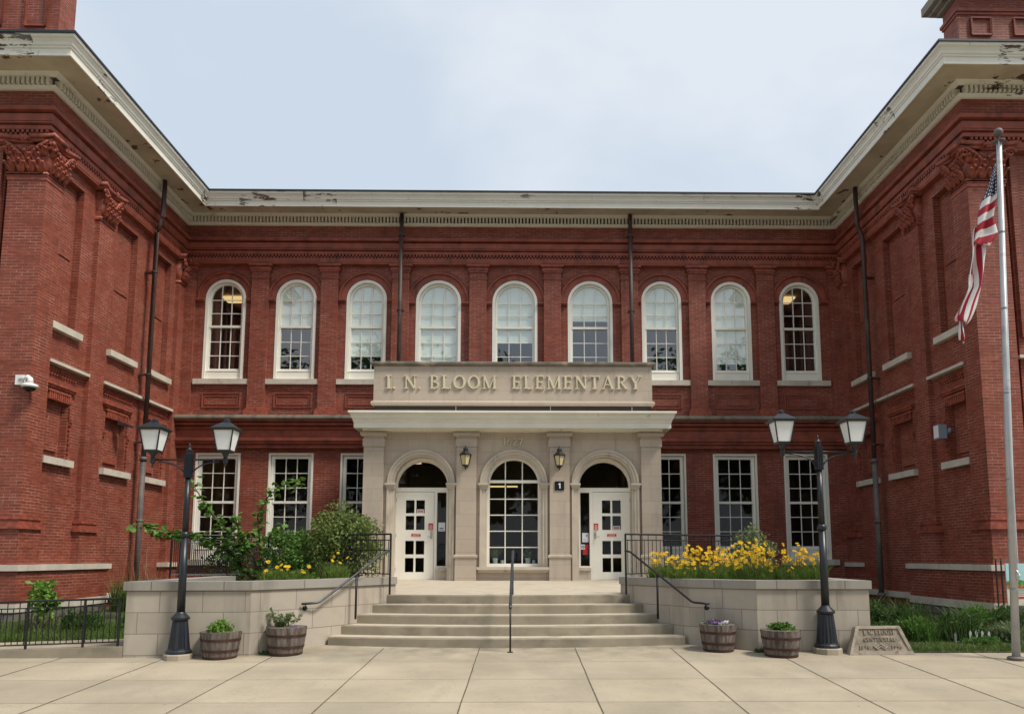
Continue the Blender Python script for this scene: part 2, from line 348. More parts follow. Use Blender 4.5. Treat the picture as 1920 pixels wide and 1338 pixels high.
def flag_mat():
    m, nt, bs, out = newmat('flag_cloth')
    uv = nt.nodes.new('ShaderNodeUVMap'); uv.uv_map = 'UVMap'
    sp = nt.nodes.new('ShaderNodeSeparateXYZ'); nt.links.new(uv.outputs[0], sp.inputs[0])
    u, v = sp.outputs[0], sp.outputs[1]      # u along the fly, v down the hoist
    band = mathn(nt, 'MODULO', mathn(nt, 'FLOOR', mathn(nt, 'MULTIPLY', v, 13)), 2)
    c = mixc(nt, band, (0.42, 0.012, 0.03), (0.78, 0.77, 0.76))
    fx = mathn(nt, 'SUBTRACT', mathn(nt, 'FRACT', mathn(nt, 'MULTIPLY', u, 20)), 0.5)
    fy = mathn(nt, 'SUBTRACT', mathn(nt, 'FRACT', mathn(nt, 'MULTIPLY', v, 16.7)), 0.5)
    d = mathn(nt, 'ADD', mathn(nt, 'MULTIPLY', fx, fx), mathn(nt, 'MULTIPLY', fy, fy))
    star = mathn(nt, 'LESS_THAN', d, 0.07)
    canton = mixc(nt, star, (0.012, 0.018, 0.07), (0.78, 0.78, 0.78))
    inc = mathn(nt, 'MULTIPLY', mathn(nt, 'LESS_THAN', u, 0.4), mathn(nt, 'LESS_THAN', v, 7 / 13))
    c = mixc(nt, inc, c, canton)
    nt.links.new(c, bs.inputs['Base Color']); bs.inputs['Roughness'].default_value = 0.7
    t = nt.nodes.new('ShaderNodeBsdfTranslucent'); nt.links.new(c, t.inputs[0])
    ms = nt.nodes.new('ShaderNodeMixShader'); ms.inputs[0].default_value = 0.2
    nt.links.new(bs.outputs[0], ms.inputs[1]); nt.links.new(t.outputs[0], ms.inputs[2])
    nt.links.new(ms.outputs[0], out.inputs[0])
    return m
M['flag'] = flag_mat()

# ------------------------------------------------------------------ mesh builder
COL = scene.collection
class MB:
    def __init__(s, xf=None):
        s.v = []; s.f = []; s.xf = xf; s.uv = None
    def pt(s, p):
        s.v.append(tuple(s.xf(*p)) if s.xf else tuple(p)); return len(s.v) - 1
    def face(s, pts):
        s.f.append([s.pt(p) for p in pts])
    def box(s, x0, x1, y0, y1, z0, z1):
        P = [s.pt(p) for p in ((x0, y0, z0), (x1, y0, z0), (x1, y1, z0), (x0, y1, z0), (x0, y0, z1), (x1, y0, z1), (x1, y1, z1), (x0, y1, z1))]
        for q in ((0, 1, 5, 4), (1, 2, 6, 5), (2, 3, 7, 6), (3, 0, 4, 7), (4, 5, 6, 7), (3, 2, 1, 0)):
            s.f.append([P[i] for i in q])
    def hexa(s, b, t):     # bottom 4 points, top 4 points
        P = [s.pt(p) for p in list(b) + list(t)]
        n = len(b)
        for i in range(n): s.f.append([P[i], P[(i + 1) % n], P[n + (i + 1) % n], P[n + i]])
        s.f.append([P[n + i] for i in range(n)]); s.f.append([P[n - 1 - i] for i in range(n)])
    def plate(s, loops, y0, y1, back=False, sides=True):
        """loops in (x,z); first is outer; face at y0, sides to y1"""
        tris = tessellate_polygon([[Vector((a, b, 0)) for a, b in lp] for lp in loops])
        flat = [p for lp in loops for p in lp]
        idx = [s.pt((a, y0, b)) for a, b in flat]
        for t in tris:
            p = [flat[i] for i in t]
            ar = (p[1][0] - p[0][0]) * (p[2][1] - p[0][1]) - (p[2][0] - p[0][0]) * (p[1][1] - p[0][1])
            s.f.append([idx[i] for i in (t if ar > 0 else t[::-1])])
        if back:
            idb = [s.pt((a, y1, b)) for a, b in flat]
            for t in tris: s.f.append([idb[i] for i in t])
        if sides:
            for lp in loops:
                n = len(lp)
                A = [s.pt((a, y0, b)) for a, b in lp]; B = [s.pt((a, y1, b)) for a, b in lp]
                for i in range(n): s.f.append([A[i], A[(i + 1) % n], B[(i + 1) % n], B[i]])
    def tube(s, pts, r, n=8, cap=True):
        pts = [Vector(p) for p in pts]; rr = r if isinstance(r, (list, tuple)) else [r] * len(pts)
        rings = []
        for i, p in enumerate(pts):
            d = (pts[min(i + 1, len(pts) - 1)] - pts[max(i - 1, 0)]).normalized()
            a = d.cross(Vector((0, 0, 1)))
            if a.length < 0.05: a = d.cross(Vector((1, 0, 0)))
            a.normalize(); b = d.cross(a)
            rings.append([s.pt(p + (a * math.cos(2 * PI * k / n) + b * math.sin(2 * PI * k / n)) * rr[i]) for k in range(n)])
        for i in range(len(rings) - 1):
            for k in range(n):
                s.f.append([rings[i][k], rings[i][(k + 1) % n], rings[i + 1][(k + 1) % n], rings[i + 1][k]])
        if cap:
            s.f.append(rings[0][::-1]); s.f.append(rings[-1])
    def lathe(s, prof, c=(0, 0, 0), n=16, flute=0.0):
        rings = []
        for r, z in prof:
            ring = []
            for k in range(n):
                q = r * (1 - (flute if k % 2 else 0)); a = 2 * PI * (k + 0.5) / n
                ring.append(s.pt((c[0] + q * math.cos(a), c[1] + q * math.sin(a), c[2] + z)))
            rings.append(ring)
        for i in range(len(rings) - 1):
            for k in range(n):
                s.f.append([rings[i][k], rings[i][(k + 1) % n], rings[i + 1][(k + 1) % n], rings[i + 1][k]])
        s.f.append(rings[0][::-1]); s.f.append(rings[-1])
    def sweep(s, prof, path, closed=False):
        """prof list of (p,z); path = function p -> list of (x,y)"""
        rows = []
        for p, z in prof:
            rows.append([s.pt((x, y, z)) for x, y in path(p)])
        for i in range(len(rows) - 1):
            for k in range(len(rows[0]) - 1):
                s.f.append([rows[i][k], rows[i][k + 1], rows[i + 1][k + 1], rows[i + 1][k]])
    def sphere(s, c, r, n=12, m=8, sz=1.0):
        s.lathe([(max(0.001, r * math.sin(PI * i / m)), -r * sz * math.cos(PI * i / m)) for i in range(m + 1)], c, n)
    def seg(s, p, q, w, y0, y1):   # a stroke in the x,z plane
        (ax, az), (bx, bz) = p, q
        d = Vector((bx - ax, bz - az)); L = d.length or 1e-6; nx, nz_ = -d.y / L * w / 2, d.x / L * w / 2
        c = [(ax + nx, az + nz_), (bx + nx, bz + nz_), (bx - nx, bz - nz_), (ax - nx, az - nz_)]
        s.hexa([(a, y1, b) for a, b in c], [(a, y0, b) for a, b in c])
    def build(s, name, mat, parent=None, smooth=False, uv=True):
        me = bpy.data.meshes.new(name)
        me.from_pydata(s.v, [], s.f)
        if s.uv is not None:
            l = me.uv_layers.new(name='UVMap')
            for lp in me.loops: l.data[lp.index].uv = s.uv[lp.vertex_index]
        elif uv:
            l = me.uv_layers.new(name='UVMap'); vs = me.vertices
            for p in me.polygons:
                n = p.normal
                if abs(n.z) > 0.9:
                    for li in p.loop_indices:
                        co = vs[me.loops[li].vertex_index].co; l.data[li].uv = (co.x, co.y)
                else:
                    h = math.hypot(n.x, n.y) or 1
                    tx, ty = -n.y / h, n.x / h
                    if abs(tx) > abs(ty):
                        if tx < 0: tx, ty = -tx, -ty
                    elif ty < 0: tx, ty = -tx, -ty
                    for li in p.loop_indices:
                        co = vs[me.loops[li].vertex_index].co; l.data[li].uv = (co.x * tx + co.y * ty, co.z)
        if smooth:
            for p in me.polygons: p.use_smooth = True
        me.materials.append(M[mat] if isinstance(mat, str) else mat)
        o = bpy.data.objects.new(name, me); COL.objects.link(o)
        if parent is not None: o.parent = parent
        return o

def tag(o, label=None, cat=None, group=None, kind=None):
    if label: o['label'] = label
    if cat: o['category'] = cat
    if group: o['group'] = group
    if kind: o['kind'] = kind
    return o
def thing(name, label, cat, loc=(0, 0, 0), group=None, rz=0):
    o = bpy.data.objects.new(name, None); COL.objects.link(o)
    o.location = loc; o.rotation_euler = (0, 0, rz); o.empty_display_size = 0.2
    return tag(o, label, cat, group)
KIDS = {}
def copy_tree(o, parent=None):
    c = o.copy(); COL.objects.link(c)
    if parent is not None: c.parent = parent
    for ch in [x for x in bpy.data.objects if x.parent == o]: copy_tree(ch, c)
    return c
def struct(o): o['kind'] = 'structure'; return o

def arc(cx, cz, r, a0, a1, n, rz=None):
    rz = rz or r
    return [(cx + r * math.cos(a0 + (a1 - a0) * i / n), cz + rz * math.sin(a0 + (a1 - a0) * i / n)) for i in range(n + 1)]
def arch_loop(cx, hw, z0, zs, n=20):
    """opening with a round head: bottom z0, springing zs, half width hw"""
    return [(cx - hw, z0), (cx + hw, z0)] + arc(cx, zs, hw, 0, PI, n)
def rect(x0, x1, z0, z1): return [(x0, z0), (x1, z0), (x1, z1), (x0, z1)]

# ------------------------------------------------------------------ stroke lettering
TK, TN, SF = 0.15, 0.075, 0.06
def glyph(ch):
    """returns width, list of (polyline, stroke width)"""
    def serif(x, z, w=0.30): return ([(x - w / 2, z), (x + w / 2, z)], SF)
    if ch == 'I': return .40, [([(.2, 0), (.2, 1)], TK), serif(.2, .035, .40), serif(.2, .965, .40)]
    if ch == '1': return .40, [([(.22, 0), (.22, 1)], TK), serif(.22, .035, .40), ([(.22, .95), (.05, .8)], TN)]
    if ch == 'N': return .92, [([(.15, 0), (.15, 1)], TN), ([(.14, .97), (.76, .03)], TK), ([(.77, 0), (.77, 1)], TN), serif(.15, .035), serif(.12, .965, .26), serif(.77, .965)]
    if ch == 'B': return .74, [([(.18, 0), (.18, 1)], TK), (arc(.30, .755, .26, -PI / 2, PI / 2, 8, .215), .13), (arc(.32, .275, .31, -PI / 2, PI / 2, 8, .24), .13), ([(.02, .965), (.34, .965)], SF), ([(.1, .53), (.34, .53)], TN), ([(.02, .035), (.36, .035)], SF)]
    if ch == 'L': return .70, [([(.18, 0), (.18, 1)], TK), ([(.02, .04), (.66, .04)], .08), ([(.65, .02), (.65, .22)], .06), serif(.18, .965, .36)]
    if ch in 'O0': 
        w = .46 if ch == 'O' else .3
        return 2 * w, [(arc(w, .5, w - .09, 0, 2 * PI, 22, .455), 'O')]
    if ch == 'C': return .82, [(arc(.45, .5, .36, R(48), R(312), 16, .45), .13), ([(.70, .98), (.72, .72)], .06), ([(.72, .26), (.70, .05)], .05)]
    if ch == 'G': return .86, [(arc(.45, .5, .36, R(48), R(320), 16, .45), .13), ([(.72, .45), (.72, .1)], .12)]
    if ch == 'M': return 1.06, [([(.15, 0), (.15, 1)], TN), ([(.15, .97), (.53, .05)], TK * .9), ([(.53, .05), (.90, .97)], TN), ([(.91, 0), (.91, 1)], TK), serif(.15, .035), serif(.91, .035), serif(.12, .965, .24), serif(.94, .965, .24)]
    if ch == 'W': return 1.1, [([(.1, 1), (.32, 0)], TK), ([(.32, 0), (.55, .9)], TN), ([(.55, .9), (.78, 0)], TK), ([(.78, 0), (1.0, 1)], TN)]
    if ch == 'E': return .72, [([(.18, 0), (.18, 1)], TK), ([(.02, .04), (.66, .04)], .08), ([(.65, .02), (.65, .24)], .06), ([(.02, .96), (.62, .96)], .08), ([(.61, .78), (.61, .98)], .06), ([(.2, .52), (.50, .52)], .07), ([(.50, .42), (.50, .62)], .05)]
    if ch == 'T': return .78, [([(.39, 0), (.39, 1)], TK), ([(.04, .96), (.74, .96)], .08), ([(.05, .78), (.05, .98)], .06), ([(.73, .78), (.73, .98)], .06), serif(.39, .035, .38)]
    if ch == 'A': return .92, [([(.12, .02), (.45, 1)], TN), ([(.43, 1), (.78, .02)], TK), ([(.24, .34), (.64, .34)], .07), serif(.12, .035, .24), serif(.78, .035, .30)]
    if ch == 'R': return .84, [([(.18, 0), (.18, 1)], TK), (arc(.32, .735, .27, -PI / 2, PI / 2, 8, .225), .13), ([(.02, .965), (.34, .965)], SF), ([(.15, .50), (.34, .50)], TN), ([(.38, .50), (.74, .03)], TK * .9), serif(.18, .035, .36), ([(.68, .035), (.84, .035)], SF)]
    if ch == 'Y': return .86, [([(.12, .98), (.43, .45)], TK * .9), ([(.76, .98), (.43, .45)], TN), ([(.43, .5), (.43, 0)], TK), serif(.12, .965), serif(.75, .965, .26), serif(.43, .035, .36)]
    if ch == 'P': return .74, [([(.18, 0), (.18, 1)], TK), (arc(.32, .735, .27, -PI / 2, PI / 2, 8, .225), .13), ([(.02, .965), (.34, .965)], SF), ([(.15, .50), (.34, .50)], TN)]
    if ch == 'S': return .66, [(arc(.33, .74, .22, R(30), R(270), 8), .12), (arc(.33, .28, .24, R(90), R(-150), 8), .12)]
    if ch == 'D': return .84, [([(.18, 0), (.18, 1)], TK), (arc(.30, .5, .42, -PI / 2, PI / 2, 10, .44), .13)]
    if ch == '6': return .62, [(arc(.31, .28, .21, 0, 2 * PI, 14, .24), .11), (arc(.50, .30, .42, R(100), R(180), 8, .66), .12)]
    if ch == '9': return .62, [(arc(.31, .72, .21, 0, 2 * PI, 14, .24), .11), (arc(.12, .70, .42, R(-80), R(0), 8, .66), .12)]
    if ch == '8': return .62, [(arc(.31, .74, .18, 0, 2 * PI, 12, .21), .11), (arc(.31, .28, .22, 0, 2 * PI, 14, .24), .12)]
    if ch == '2': return .62, [(arc(.30, .72, .22, R(150), R(-40), 9, .23), .12), ([(.47, .60), (.08, .06)], .11), ([(.04, .05), (.58, .05)], .10), ([(.57, .05), (.57, .2)], .05)]
    if ch == '7': return .60, [([(.04, .94), (.56, .94)], .11), ([(.55, .92), (.24, 0)], .12), ([(.06, .75), (.06, .96)], .05)]
    if ch == '.': return .16, [([(.0, .06), (.13, .06)], .13)]
    return .34, []
def text(mb, s, x0, x1, z0, h, yf, yb):
    """letters standing on z0 between x0 and x1, front face at yf"""
    ws = [glyph(c)[0] * h for c in s]
    sp = (x1 - x0 - sum(ws)) / max(1, len(s) - 1)
    x = x0; k = 0
    for c, w in zip(s, ws):
        for pl, wd in glyph(c)[1]:
            k += 1; e = (k % 9) * 0.0009 * math.copysign(1, yb - yf)
            if wd == 'O':
                rx, rz = (max(a for a, b in pl) - min(a for a, b in pl)) / 2, 0.455
                cx = w / h / 2
                out = arc(cx, .5, rx + .085, 0, 2 * PI, 24, rz + .045)[:-1]; inn = arc(cx, .5, rx - .075, 0, 2 * PI, 24, rz - .035)[:-1]
                mb.plate([[(x + a * h, z0 + b * h) for a, b in out], [(x + a * h, z0 + b * h) for a, b in inn]], yf + e, yb)
            else:
                for a, b in zip(pl[:-1], pl[1:]):
                    mb.seg((x + a[0] * h, z0 + a[1] * h), (x + b[0] * h, z0 + b[1] * h), wd * h, yf + e, yb)
        x += w + sp

# ================================================================== GROUND
SL = 0.045
def gz(d): return SL * (d - 11.9)
mb = MB(); mb.face([(-900, -900, -2.6), (900, -900, -2.6), (900, 900, -2.6), (-900, 900, -2.6)])
struct(mb.build('ground', 'lawn'))
mb = MB()
YP = [(12.6), (-6.0)]
mb.face([(-26, -6, gz(-6)), (26, -6, gz(-6)), (26, 11.62, gz(11.62)), (-26, 11.62, gz(11.62))])
mb.face([(-5.6, 11.62, gz(11.62)), (5.6, 11.62, gz(11.62)), (5.6, 12.7, gz(12.7)), (-5.6, 12.7, gz(12.7))])
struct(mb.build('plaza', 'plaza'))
mb = MB()
rng = random.Random(5)
def joint_strip(mb, xa, ya, xb, yb, w, dz=0.004, wob=0.0):
    n = 40; d = Vector((xb - xa, yb - ya)); L = d.length; nx, ny = -d.y / L * w / 2, d.x / L * w / 2
    prev = None
    for i in range(n + 1):
        t = i / n; o = rng.uniform(-wob, wob); ww = rng.uniform(0.75, 1.25)
        x = xa + d.x * t; y = ya + d.y * t
        a = (x + nx * ww + o, y + ny * ww, gz(y) + dz); b = (x - nx * ww + o, y - ny * ww, gz(y) + dz)
        if prev: mb.face([prev[0], prev[1], b, a])
        prev = (a, b)
for k in range(-12, 13):
    x = -0.42 + 1.51 * k
    y1 = 12.05 if abs(x) < 2.8 else 11.6
    if x < -5.2: y1 = 11.25
    joint_strip(mb, x, -5.9, x, y1, 0.014, 0.004, 0.004)
struct(mb.build('plaza_joints', 'joint'))
mb = MB()
for k in range(14):
    y = 10.9 - 1.205 * k
    joint_strip(mb, -25.9, y, 25.9, y, 0.008, 0.006, 0.0)
struct(mb.build('plaza_score_lines', 'jointfine'))
mb = MB(); mb.box(-200, 200, -19, -6.2, -2.5, gz(-6) - 0.12)
struct(mb.build('road', 'asphalt'))
mb = MB(); mb.box(-200, 200, -6.2, -6.0, -2.5, gz(-6) + 0.0005)
struct(mb.build('kerb', 'concrete'))
mb = MB(); mb.box(-200, 200, -60, -19, -2.5, gz(-6) + 0.02)
struct(mb.build('far_lawn', 'lawn'))
# lawns either side, climbing gently to the wings
for s in (-1, 1):
    mb = MB()
    y0 = 11.55 if s > 0 else 11.75
    for (ya, za, yb_, zb) in ((y0, 0.0, 13.2, 0.04), (13.2, 0.04, 15.3, 0.10), (15.3, 0.10, 22, 0.30)):
        mb.face([(s * 5.5, ya, za), (s * 26, ya, za), (s * 26, yb_, zb), (s * 5.5, yb_, zb)])
    struct(mb.build('lawn', 'lawn'))
mb = MB()
for s in (-1, 1):
    mb.face([(s * 2.2, 14.4, 0.66), (s * 5.4, 14.4, 0.66), (s * 5.4, 21.7, 0.70), (s * 2.2, 21.7, 0.70)])
struct(mb.build('courtyard_ground', 'soil'))

# ================================================================== SCHOOL BUILDING
D0 = 21.5; W = 9.75; YF = 15.0; RC = 0.12
school = thing('school_building', 'two-storey red brick school with white cornice, arched windows and limestone entrance', 'building', (0, D0, 0))
SCH_OFF = Vector((0, D0, 0))
def part(mb, name, mat, parent=None, smooth=False, label=None):
    """mesh given in world coordinates, parented to the school (or to a part of it)"""
    par = parent if parent is not None else school
    o = mb.build(name, mat, par, smooth)
    o.matrix_parent_inverse = Matrix.Identity(4)
    if par is school: o.location = -SCH_OFF
    if label: o['label'] = label
    return o
def path(p):      # outline of the court at projection p from the wall face
    return [(-20, YF - p), (-W + p, YF - p), (-W + p, D0 - p), (W - p, D0 - p), (W - p, YF - p), (20, YF - p)]

# --- window positions
UPW = [(-8.57, .60), (-6.48, .60), (-4.39, .60), (-2.25, .675), (0.03, .675), (2.28, .675), (4.42, .60), (6.51, .60), (8.57, .60)]
UZ0, UZT = 6.61, 9.66
LOW = [-8.57, -6.46, -4.38, 4.40, 6.49, 8.57]; LHW = 0.65; LZ0, LZT = 1.36, 4.43
YW = D0 + RC        # bay wall face

# upper and lower main walls with openings
mb = MB()
loops = [rect(-W - RC, W + RC, 5.0, 10.6)]
for cx, hw in UPW: loops.append(arch_loop(cx, hw, UZ0, UZT - hw)[::-1])
mb.plate(loops, YW, YW + 0.35)
loops = [rect(-W - RC, W + RC, 0.0, 5.0)]
for cx in LOW: loops.append(rect(cx - LHW, cx + LHW, LZ0, LZT)[::-1])
# doorway zone behind the portico is open
loops.append(rect(-3.3, 3.3, 0.5, 4.3)[::-1])
mb.plate(loops, YW, YW + 0.35)
part(mb, 'front_wall', 'brick')

# side walls of the wings with recessed blind windows
UB = [(15.72, 16.54), (17.98, 18.98), (19.90, 20.86)]      # upper blind windows (depth range)
def side_map(s):
    return lambda a, y, b: (s * (W + RC + y), a, b)        # plate x->depth, y->into wall
for s in (-1, 1):
    mb = MB(side_map(s))
    lo = [rect(YF + 0.02, D0 + 0.3, 0.0, 11.2)]
    for a, b in UB:
        lo.append(rect(a, b, 6.45, 9.80)[::-1])
        lo.append(rect(a + 0.02, b - 0.04, 3.55, 4.98)[::-1])
    mb.plate(lo, 0.0, 0.20)
    # backs of the recesses
    for a, b in UB:
        mb.box(a - .02, b + .02, 0.17, 0.25, 6.40, 9.85)
        mb.box(a + 0.09, b - 0.09, 0.12, 0.168, 6.55, 8.02)     # lower blind sash
        mb.box(a + 0.09, b - 0.09, 0.145, 0.168, 8.10, 9.68)
        mb.box(a, b, 0.15, 0.25, 3.5, 5.03)
        mb.box(a + 0.13, b - 0.17, 0.10, 0.149, 3.72, 4.52)
    part(mb, 'wing_side_wall', 'brick')
    # front face of the wing
    mb = MB()
    mb.box(s * 10.68 if s > 0 else -20, 20 if s > 0 else -10.68, YF + RC, YF + 0.5, 0.2, 11.2)
    part(mb, 'wing_front_wall', 'brick')
    # body behind to close the volume
    mb = MB()
    mb.box(*((20 - 9.9, 20) if s > 0 else (-20, -10.1)), YF + 0.6, 30, 0, 11.4)
    part(mb, 'wing_core', 'interior')

# pilasters on the side walls (corner, middle, inner) with bases and capitals
def capital(s, kind):
    """carved leaf capital; built round origin at top centre of shaft, facing -y, width ~0.6"""
    mb = MB()
    w = 0.30
    # bell flaring upward
    mb.hexa([(-w, 0, 0), (w, 0, 0), (w, .3, 0), (-w, .3, 0)], [(-w - .06, -.07, .62), (w + .06, -.07, .62), (w + .06, .3, .62), (-w - .06, .3, .62)])
    mb.box(-w - .03, w + .03, -.03, .3, -.04, .025)
    # concave abacus
    n = 8
    for lay, (z0, z1, e) in enumerate(((.66, .72, 0), (.72, .80, .04))):
        top = [(-w - .16 - e, .3)] + [(-w - .16 - e + (2 * w + .32 + 2 * e) * i / n, -.17 - e + .10 * math.sin(PI * i / n)) for i in range(n + 1)] + [(w + .16 + e, .3)]
        mb.hexa([(a, b, z0) for a, b in top], [(a, b, z1) for a, b in top])
    # volutes
    for sx in (-1, 1):
        pts = []; rr = []
        for i in range(22):
            a = i / 21 * 3.6 * PI; r = .105 * (1 - i / 26)
            pts.append((sx * (w + .07 - r * math.cos(a) * -1), -.14 + i * 0.0012, .56 + r * math.sin(a))); rr.append(.030 * (1 - i / 40))
        mb.tube(pts, rr, 6)
        mb.tube([(sx * .05, -.10, .22), (sx * .12, -.12, .42), (sx * .22, -.13, .56), (sx * (w + .07), -.14, .665)], [.018, .026, .032, .03], 6)
        mb.tube([(sx * .03, -.10, .40), (sx * .05, -.13, .50), (sx * .12, -.13, .55), (sx * .16, -.12, .50), (sx * .12, -.12, .46)], .018, 6)
    # leaves
    rg = random.Random(3)
    for z, h, xs in ((.02, .24, (-.24, -.08, .08, .24)), (.18, .28, (-.16, .0, .16)), (.36, .20, (-.27, .27))):
        for x in xs:
            for k, dx in ((0, 0), (-1, -.045), (1, .045)):
                hh = h * (1 if k == 0 else .72)
                mb.tube([(x + dx * .4, -.03, z), (x + dx, -.075, z + hh * .5), (x + dx * 1.3, -.11, z + hh * .85), (x + dx * 1.6, -.17, z + hh * .98), (x + dx * 1.5, -.185, z + hh * .84)], [.020, .034, .03, .026, .012], 6)
    # rosette
    for k in range(6):
        a = k * PI / 3
        mb.sphere((.045 * math.cos(a), -.20, .70 + .045 * math.sin(a)), .03, 6, 4)
    mb.sphere((0, -.21, .70), .035, 8, 5)
    return mb
cap_src = capital(1, 0)
def place_cap(mb0, parent, ox, oy, oz, rz, sc=1.0, sy=1.0):
    m2 = MB()
    c, sn = math.cos(rz), math.sin(rz)
    m2.v = [(ox + (x * c * sc - y * sn * sy), oy + (x * sn * sc + y * c * sy), oz + z * 1.0) for x, y, z in mb0.v]
    m2.f = mb0.f
    part(m2, 'capital', 'terracotta', parent, True)

def base_prof(mb, x0, x1, y0, y1, e=0.0):
    mb.box(x0 - .10 - e, x1 + .10 + e, y0 - .10 - e, y1, 1.99, 2.05)
    mb.box(x0 - .065 - e, x1 + .065 + e, y0 - .065 - e, y1, 2.05, 2.13)
    mb.box(x0 - .035 - e, x1 + .035 + e, y0 - .035 - e, y1, 2.13, 2.18)
    mb.box(x0 - .06 - e, x1 + .06 + e, y0 - .06 - e, y1, 2.18, 2.235)
for s in (-1, 1):
    X = lambda a: s * a
    def bx(mb, xa, xb, *r):
        mb.box(min(s * xa, s * xb), max(s * xa, s * xb), *r)
    # corner pilaster
    mb = MB()
    bx(mb, W, 10.55, YF, YF + 0.58, 2.2, 10.2)
    bx(mb, W - .05, 10.60, YF - .05, YF + 0.63, 1.28, 2.0)
    cp = part(mb, 'corner_pilaster', 'brick')
    mb = MB()
    x0, x1 = sorted((s * (W), s * 10.55))
    for e, z0, z1 in ((.10, 1.99, 2.05), (.065, 2.05, 2.13), (.035, 2.13, 2.18), (.06, 2.18, 2.235)):
        mb.box(x0 - e, x1 + e, YF - e, YF + .58 + e, z0, z1)
    part(mb, 'base_moulding', 'terracotta', cp)
    mb = MB(); mb.box(x0 - .03, x1 + .03, YF - .03, YF + .61, 9.36, 9.41); mb.box(x0 - .015, x1 + .015, YF - .015, YF + .60, 9.28, 9.36)
    part(mb, 'neck_moulding', 'terracotta', cp)
    place_cap(cap_src, cp, s * 10.15, YF, 9.42, 0, 1.28, 1.0)
    place_cap(cap_src, cp, s * W, YF + 0.29, 9.42, -s * PI / 2, 0.95, 1.0)
    # middle pilaster
    mb = MB()
    bx(mb, W, W + RC + .01, 17.02, 17.62, 2.2, 10.2)
    bx(mb, W - .05, W + RC + .01, 16.97, 17.67, 1.28, 2.0)
    mp_ = part(mb, 'side_pilaster', 'brick')
    mb = MB()
    for e, z0, z1 in ((.10, 1.99, 2.05), (.065, 2.05, 2.13), (.035, 2.13, 2.18), (.06, 2.18, 2.235)):
        bx(mb, W - e, W + RC, 17.02 - e, 17.62 + e, z0, z1)
    part(mb, 'base_moulding', 'terracotta', mp_)
    mb = MB(); bx(mb, W - .03, W + RC, 16.99, 17.65, 9.36, 9.41)
    part(mb, 'neck_moulding', 'terracotta', mp_)
    place_cap(cap_src, mp_, s * W, 17.32, 9.42, -s * PI / 2, 0.95, 1.0)
    # inner pilaster
    mb = MB()
    bx(mb, W, W + RC + .01, 21.16, D0 + .1, 2.2, 10.2)
    bx(mb, W - .05, W + RC + .01, 21.10, D0 + .1, 1.28, 2.0)
    ip = part(mb, 'inner_pilaster', 'brick')
    mb = MB()
    for e, z0, z1 in ((.10, 1.99, 2.05), (.065, 2.05, 2.13), (.035, 2.13, 2.18), (.06, 2.18, 2.235)):
        bx(mb, W - e, W + RC, 21.16 - e, D0 + .1, z0, z1)
    part(mb, 'base_moulding', 'terracotta', ip)
    place_cap(cap_src, ip, s * W, 21.33, 9.42, -s * PI / 2, 0.55, 1.0)
    # plinths
    mb = MB()
    bx(mb, W - .14, 20, YF - .14, YF + .4, 0.52, 1.16); bx(mb, W - .14, W + .2, YF + .4, 18.1, 0.52, 1.16)
    pl = part(mb, 'plinth', 'brick')
    mb = MB(); bx(mb, W - .14, W + .2, 21.05, D0 + .1, 0.3, 1.16)
    part(mb, 'inner_plinth', 'brick', pl)
    mb = MB()
    bx(mb, W - .19, 20, YF - .19, YF + .4, 1.16, 1.28); bx(mb, W - .19, W + .2, YF + .4, 18.15, 1.16, 1.28)
    bx(mb, W - .19, W + .2, 21.0, D0 + .1, 1.16, 1.28)
    part(mb, 'stone_belt', 'sill', pl)
    mb = MB()
    bx(mb, W - .17, 20, YF - .17, YF + .4, 0.36, 0.52); bx(mb, W - .17, W + .2, YF + .4, 18.1, 0.36, 0.52)
    bx(mb, W + .02, W + .3, 18.1, 21.05, 0.42, 0.56)
    part(mb, 'base_course', 'sill', pl)
    mb = MB()
    bx(mb, W - .15, 20, YF - .15, YF + .4, -0.1, 0.36); bx(mb, W - .15, W + .2, YF + .4, 18.1, -0.1, 0.36)
    part(mb, 'rough_foundation', 'rubble', pl)
    # blind window dressings
    for i, (a, b) in enumerate(UB):
        mb = MB()
        bx(mb, W + .0, W + RC + .1, a - .13, b + .14, 6.30, 6.45)
        part(mb, 'blind_window_sill', 'sill')
        mb = MB(); bx(mb, W + .0, W + RC + .1, a - .10, b + .14, 3.40, 3.55)
        part(mb, 'blind_window_sill', 'sill')
        mb = MB()
        # head corbels, hood mould, label stops and toothed edge of the lower blind window
        bx(mb, W + .02, W + RC, a - .14, b + .14, 5.10, 5.16)
        bx(mb, W + .05, W + RC, a - .11, b + .11, 5.05, 5.10)
        part(mb, 'hood_moulding', 'terracotta')
        mb = MB(); k = a + 0.05
        while k < b - 0.05:
            bx(mb, W + .07, W + RC + .09, k, k + .035, 4.80, 4.96); k += .07
        bx(mb, W + .06, W + RC + .09, a + .0, b - .04, 4.963, 5.01)
        part(mb, 'brick_corbel_row', 'terracotta')
        mb = MB(); k = a - .13
        while k < b + .12:
            bx(mb, W + .08, W + RC, k, k + .05, 5.33, 5.37); bx(mb, W + .085, W + RC, k + .045, k + .09, 5.39, 5.43); k += .095
        part(mb, 'dogtooth_frieze', 'terracotta')
        for e in (a - .06, b + .01):
            mb = MB(); bx(mb, W + .05, W + RC, e, e + .08, 4.40, 4.47); bx(mb, W + .07, W + RC, e + .01, e + .07, 4.32, 4.40)
            part(mb, 'label_stop', 'terracotta')
        mb = MB(); z = 3.60
        while z < 4.35:
            bx(mb, W + .07, W + RC, b + .0, b + .05, z, z + .045); z += .105
        z = 4.5
        while z < 4.95:
            bx(mb, W + .07, W + RC, b - .035, b + .02, z, z + .045); z += .105
        part(mb, 'toothed_edge', 'terracotta')
    mb = MB()
